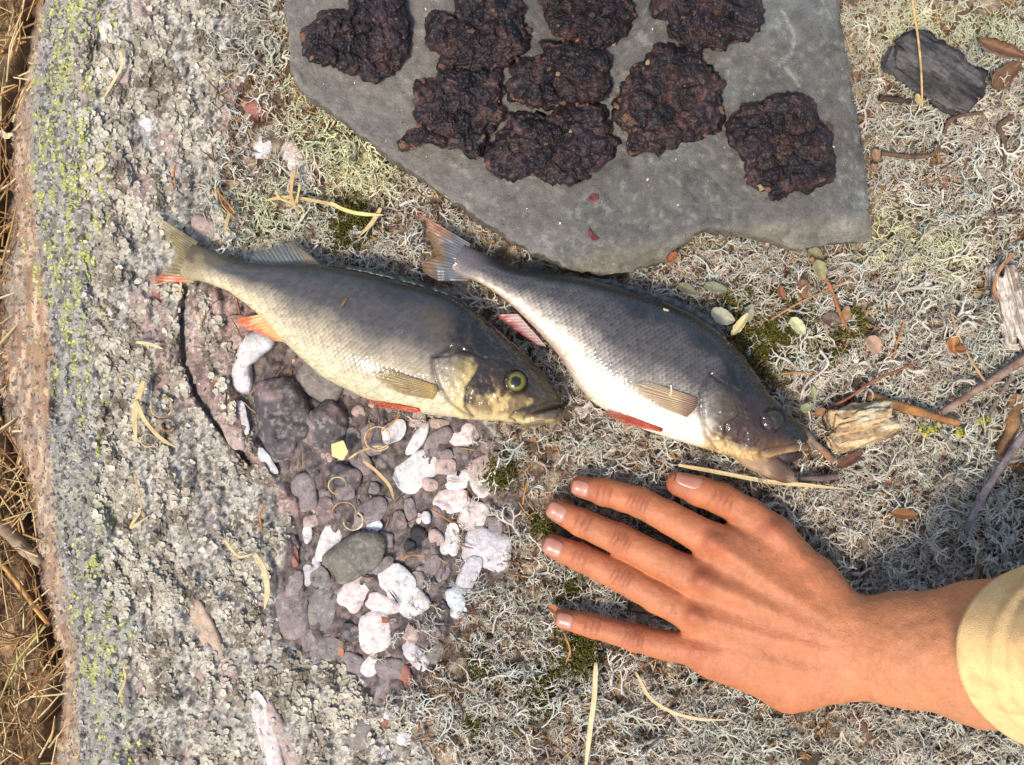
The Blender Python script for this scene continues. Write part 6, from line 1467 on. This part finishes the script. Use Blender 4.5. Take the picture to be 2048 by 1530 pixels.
curl(322, 815, 24, 0.75, -80, (196, 158, 100), 'large brown half ring right of the straw blades on the bedrock', 0.008, w=3.4, seed=36)
curl(335, 850, 14, 0.9, 30, (178, 134, 84), 'small brown ring in the curly tuft on the bedrock', 0.006, w=4, seed=37)
curl(296, 880, 16, 0.85, 10, (206, 182, 128), 'thin pale ring at the foot of the curly tuft', 0.006, w=1.8, seed=38)
curl(212, 856, 12, 0.5, 160, (196, 170, 130), 'faint pale half ring left of the curly tuft', 0.005, w=1.8, seed=39)

# needles that can be told apart
for pts, lb in [([(431, 378), (452, 402), (470, 425)], 'orange needle pair lying above the left perch tail'), ([(436, 376), (446, 410), (474, 440)], 'longer orange needle beside the needle pair above the tail'),
                ([(745, 850), (735, 880), (730, 905)], 'orange needle under the belly of the left perch'), ([(800, 830), (780, 850), (765, 862)], 'orange needle by the red pelvic fin of the left perch'),
                ([(862, 1018), (884, 1032), (906, 1046)], 'orange needle among the white pebbles'), ([(800, 1120), (822, 1110), (850, 1112)], 'orange needle below the black pebble'),
                ([(1128, 1265), (1140, 1300), (1132, 1325)], 'brown needle under the little finger'), ([(1055, 965), (1048, 990), (1046, 1010)], 'curved tan needle left of the index fingertip'),
                ([(1810, 640), (1796, 680), (1786, 720)], 'tan needle right of the heart shaped leaf'), ([(1560, 748), (1600, 745), (1630, 750)], 'brown needle above the fish head'),
                ([(524, 1060), (520, 1030), (528, 1005)], 'orange needle on the bedrock above the broad pale blade'), ([(350, 330), (348, 350), (352, 375)], 'red brown needle pair on the bedrock left of the slab')]:
    stick('pine_needle', pts, 2.2, (186, 128, 70), lb, 'needle', lift=0.009, mat='straw', n=5, knob=0.05, group='fallen needles', seed=hash(lb) % 1 + 40)

# scraps lying on rock, fish and slab
piece('wood_chip', [(662, 888), (674, 884), (687, 880), (692, 892), (697, 904), (691, 913), (685, 921), (674, 917), (664, 912)], 0.010, 0.0016, (222, 206, 140), 'pale yellow wood chip left of the white pebbles', 'wood chip', seed=1)
piece('bark_scrap', [(762, 1232), (778, 1236), (778, 1246), (764, 1246)], 0.016, 0.0012, (150, 92, 62), 'rusty bark scrap on the pinkish round pebble', 'bark scrap', seed=2)
piece('bark_scrap', [(676, 1292), (688, 1300), (686, 1318), (678, 1310)], 0.010, 0.0012, (176, 112, 74), 'orange bark scrap beside the grey pebble', 'bark scrap', seed=3)
piece('red_scrap', [(1182, 388), (1196, 390), (1198, 398), (1186, 402), (1176, 396)], 0.0008, 0.0008, (106, 56, 48), 'dark red dried scrap on the slab below the cluster', 'scrap', onslab=True, seed=4)
piece('red_scrap', [(1177, 456), (1184, 464), (1198, 478), (1186, 482), (1178, 470)], 0.0008, 0.0008, (110, 50, 44), 'dark red dried scrap on the slab near its lower edge', 'scrap', onslab=True, seed=5)
def scrap_on(F, pts, lift, r, col, label):
    q = catmull(np.array(pts, float), 10); z = surf_z(F, q[:, 0], q[:, 1]) + lift; C = P(q[:, 0], q[:, 1], z)
    V, Fc, _ = seg_mesh([(C[i], C[i + 1], r * S, r * S * 0.9, 0) for i in range(len(C) - 1)], 5)
    tag(obj('plant_scrap', V, Fc, M['straw'], lin(*col)), label, 'plant scrap')
scrap_on(F1, [(684, 612), (690, 602), (694, 598)], 0.0006, 3, (150, 120, 72), 'tiny tan scrap stuck on the flank of the left perch')
scrap_on(F2, [(1327, 618), (1332, 620), (1337, 621)], 0.0006, 2.4, (226, 200, 160), 'tiny cream speck on the dark back of the greyer perch')
scrap_on(F2, [(1342, 770), (1343, 782), (1340, 792)], 0.0016, 1.8, (224, 210, 180), 'tiny pale lichen thread on the pectoral fin of the greyer perch')
# white lichen scrap on the snout of the right perch
z0 = surf_z(F2, [1596], [884])[0]
bv, bf, bl = VAR2[1]; W = bv * 0.0075; W[:, 2] = np.abs(W[:, 2]) * 0.4 + z0 + 0.0015; o_ = P(1596, 884, z0); W[:, :2] = W[:, :2] + o_[:2] - np.median(W[:, :2], axis=0)
tag(obj('lichen_scrap', W, bf, M['lichen'], lin(236, 230, 214)), 'white branched lichen scrap on the snout of the greyer perch', 'lichen scrap')
# green yellow lichen tufts by the sticks
for i, (a, b, lb) in enumerate([(1860, 858, 'bright yellow green lichen tuft below the orange brown stick'), (1964, 842, 'bright yellow green lichen speck under the thin grey twig'), (1924, 866, 'small yellow lichen speck right of the larger yellow tuft')]):
    lv = []; lf = []; nb = 0; r = np.random.default_rng(i)
    for k in range(14):
        V_, f4, f3 = small_lump(r, 7); s_ = r.uniform(0.0008, 0.0018); p_ = P(a + r.normal(0, 9 - 2 * i), b + r.normal(0, 7 - 2 * i), float(Z(a, b)) + 0.012); lv.append(V_ * s_ + p_); lf.append(np.vstack([f4 + nb, np.c_[f3, f3[:, 2]] + nb])[:len(f4)]); nb += len(V_)
    tag(obj('yellow_lichen', np.concatenate(lv), np.concatenate(lf), M['lichen'], lin(190, 186, 84)), lb, 'lichen tuft')
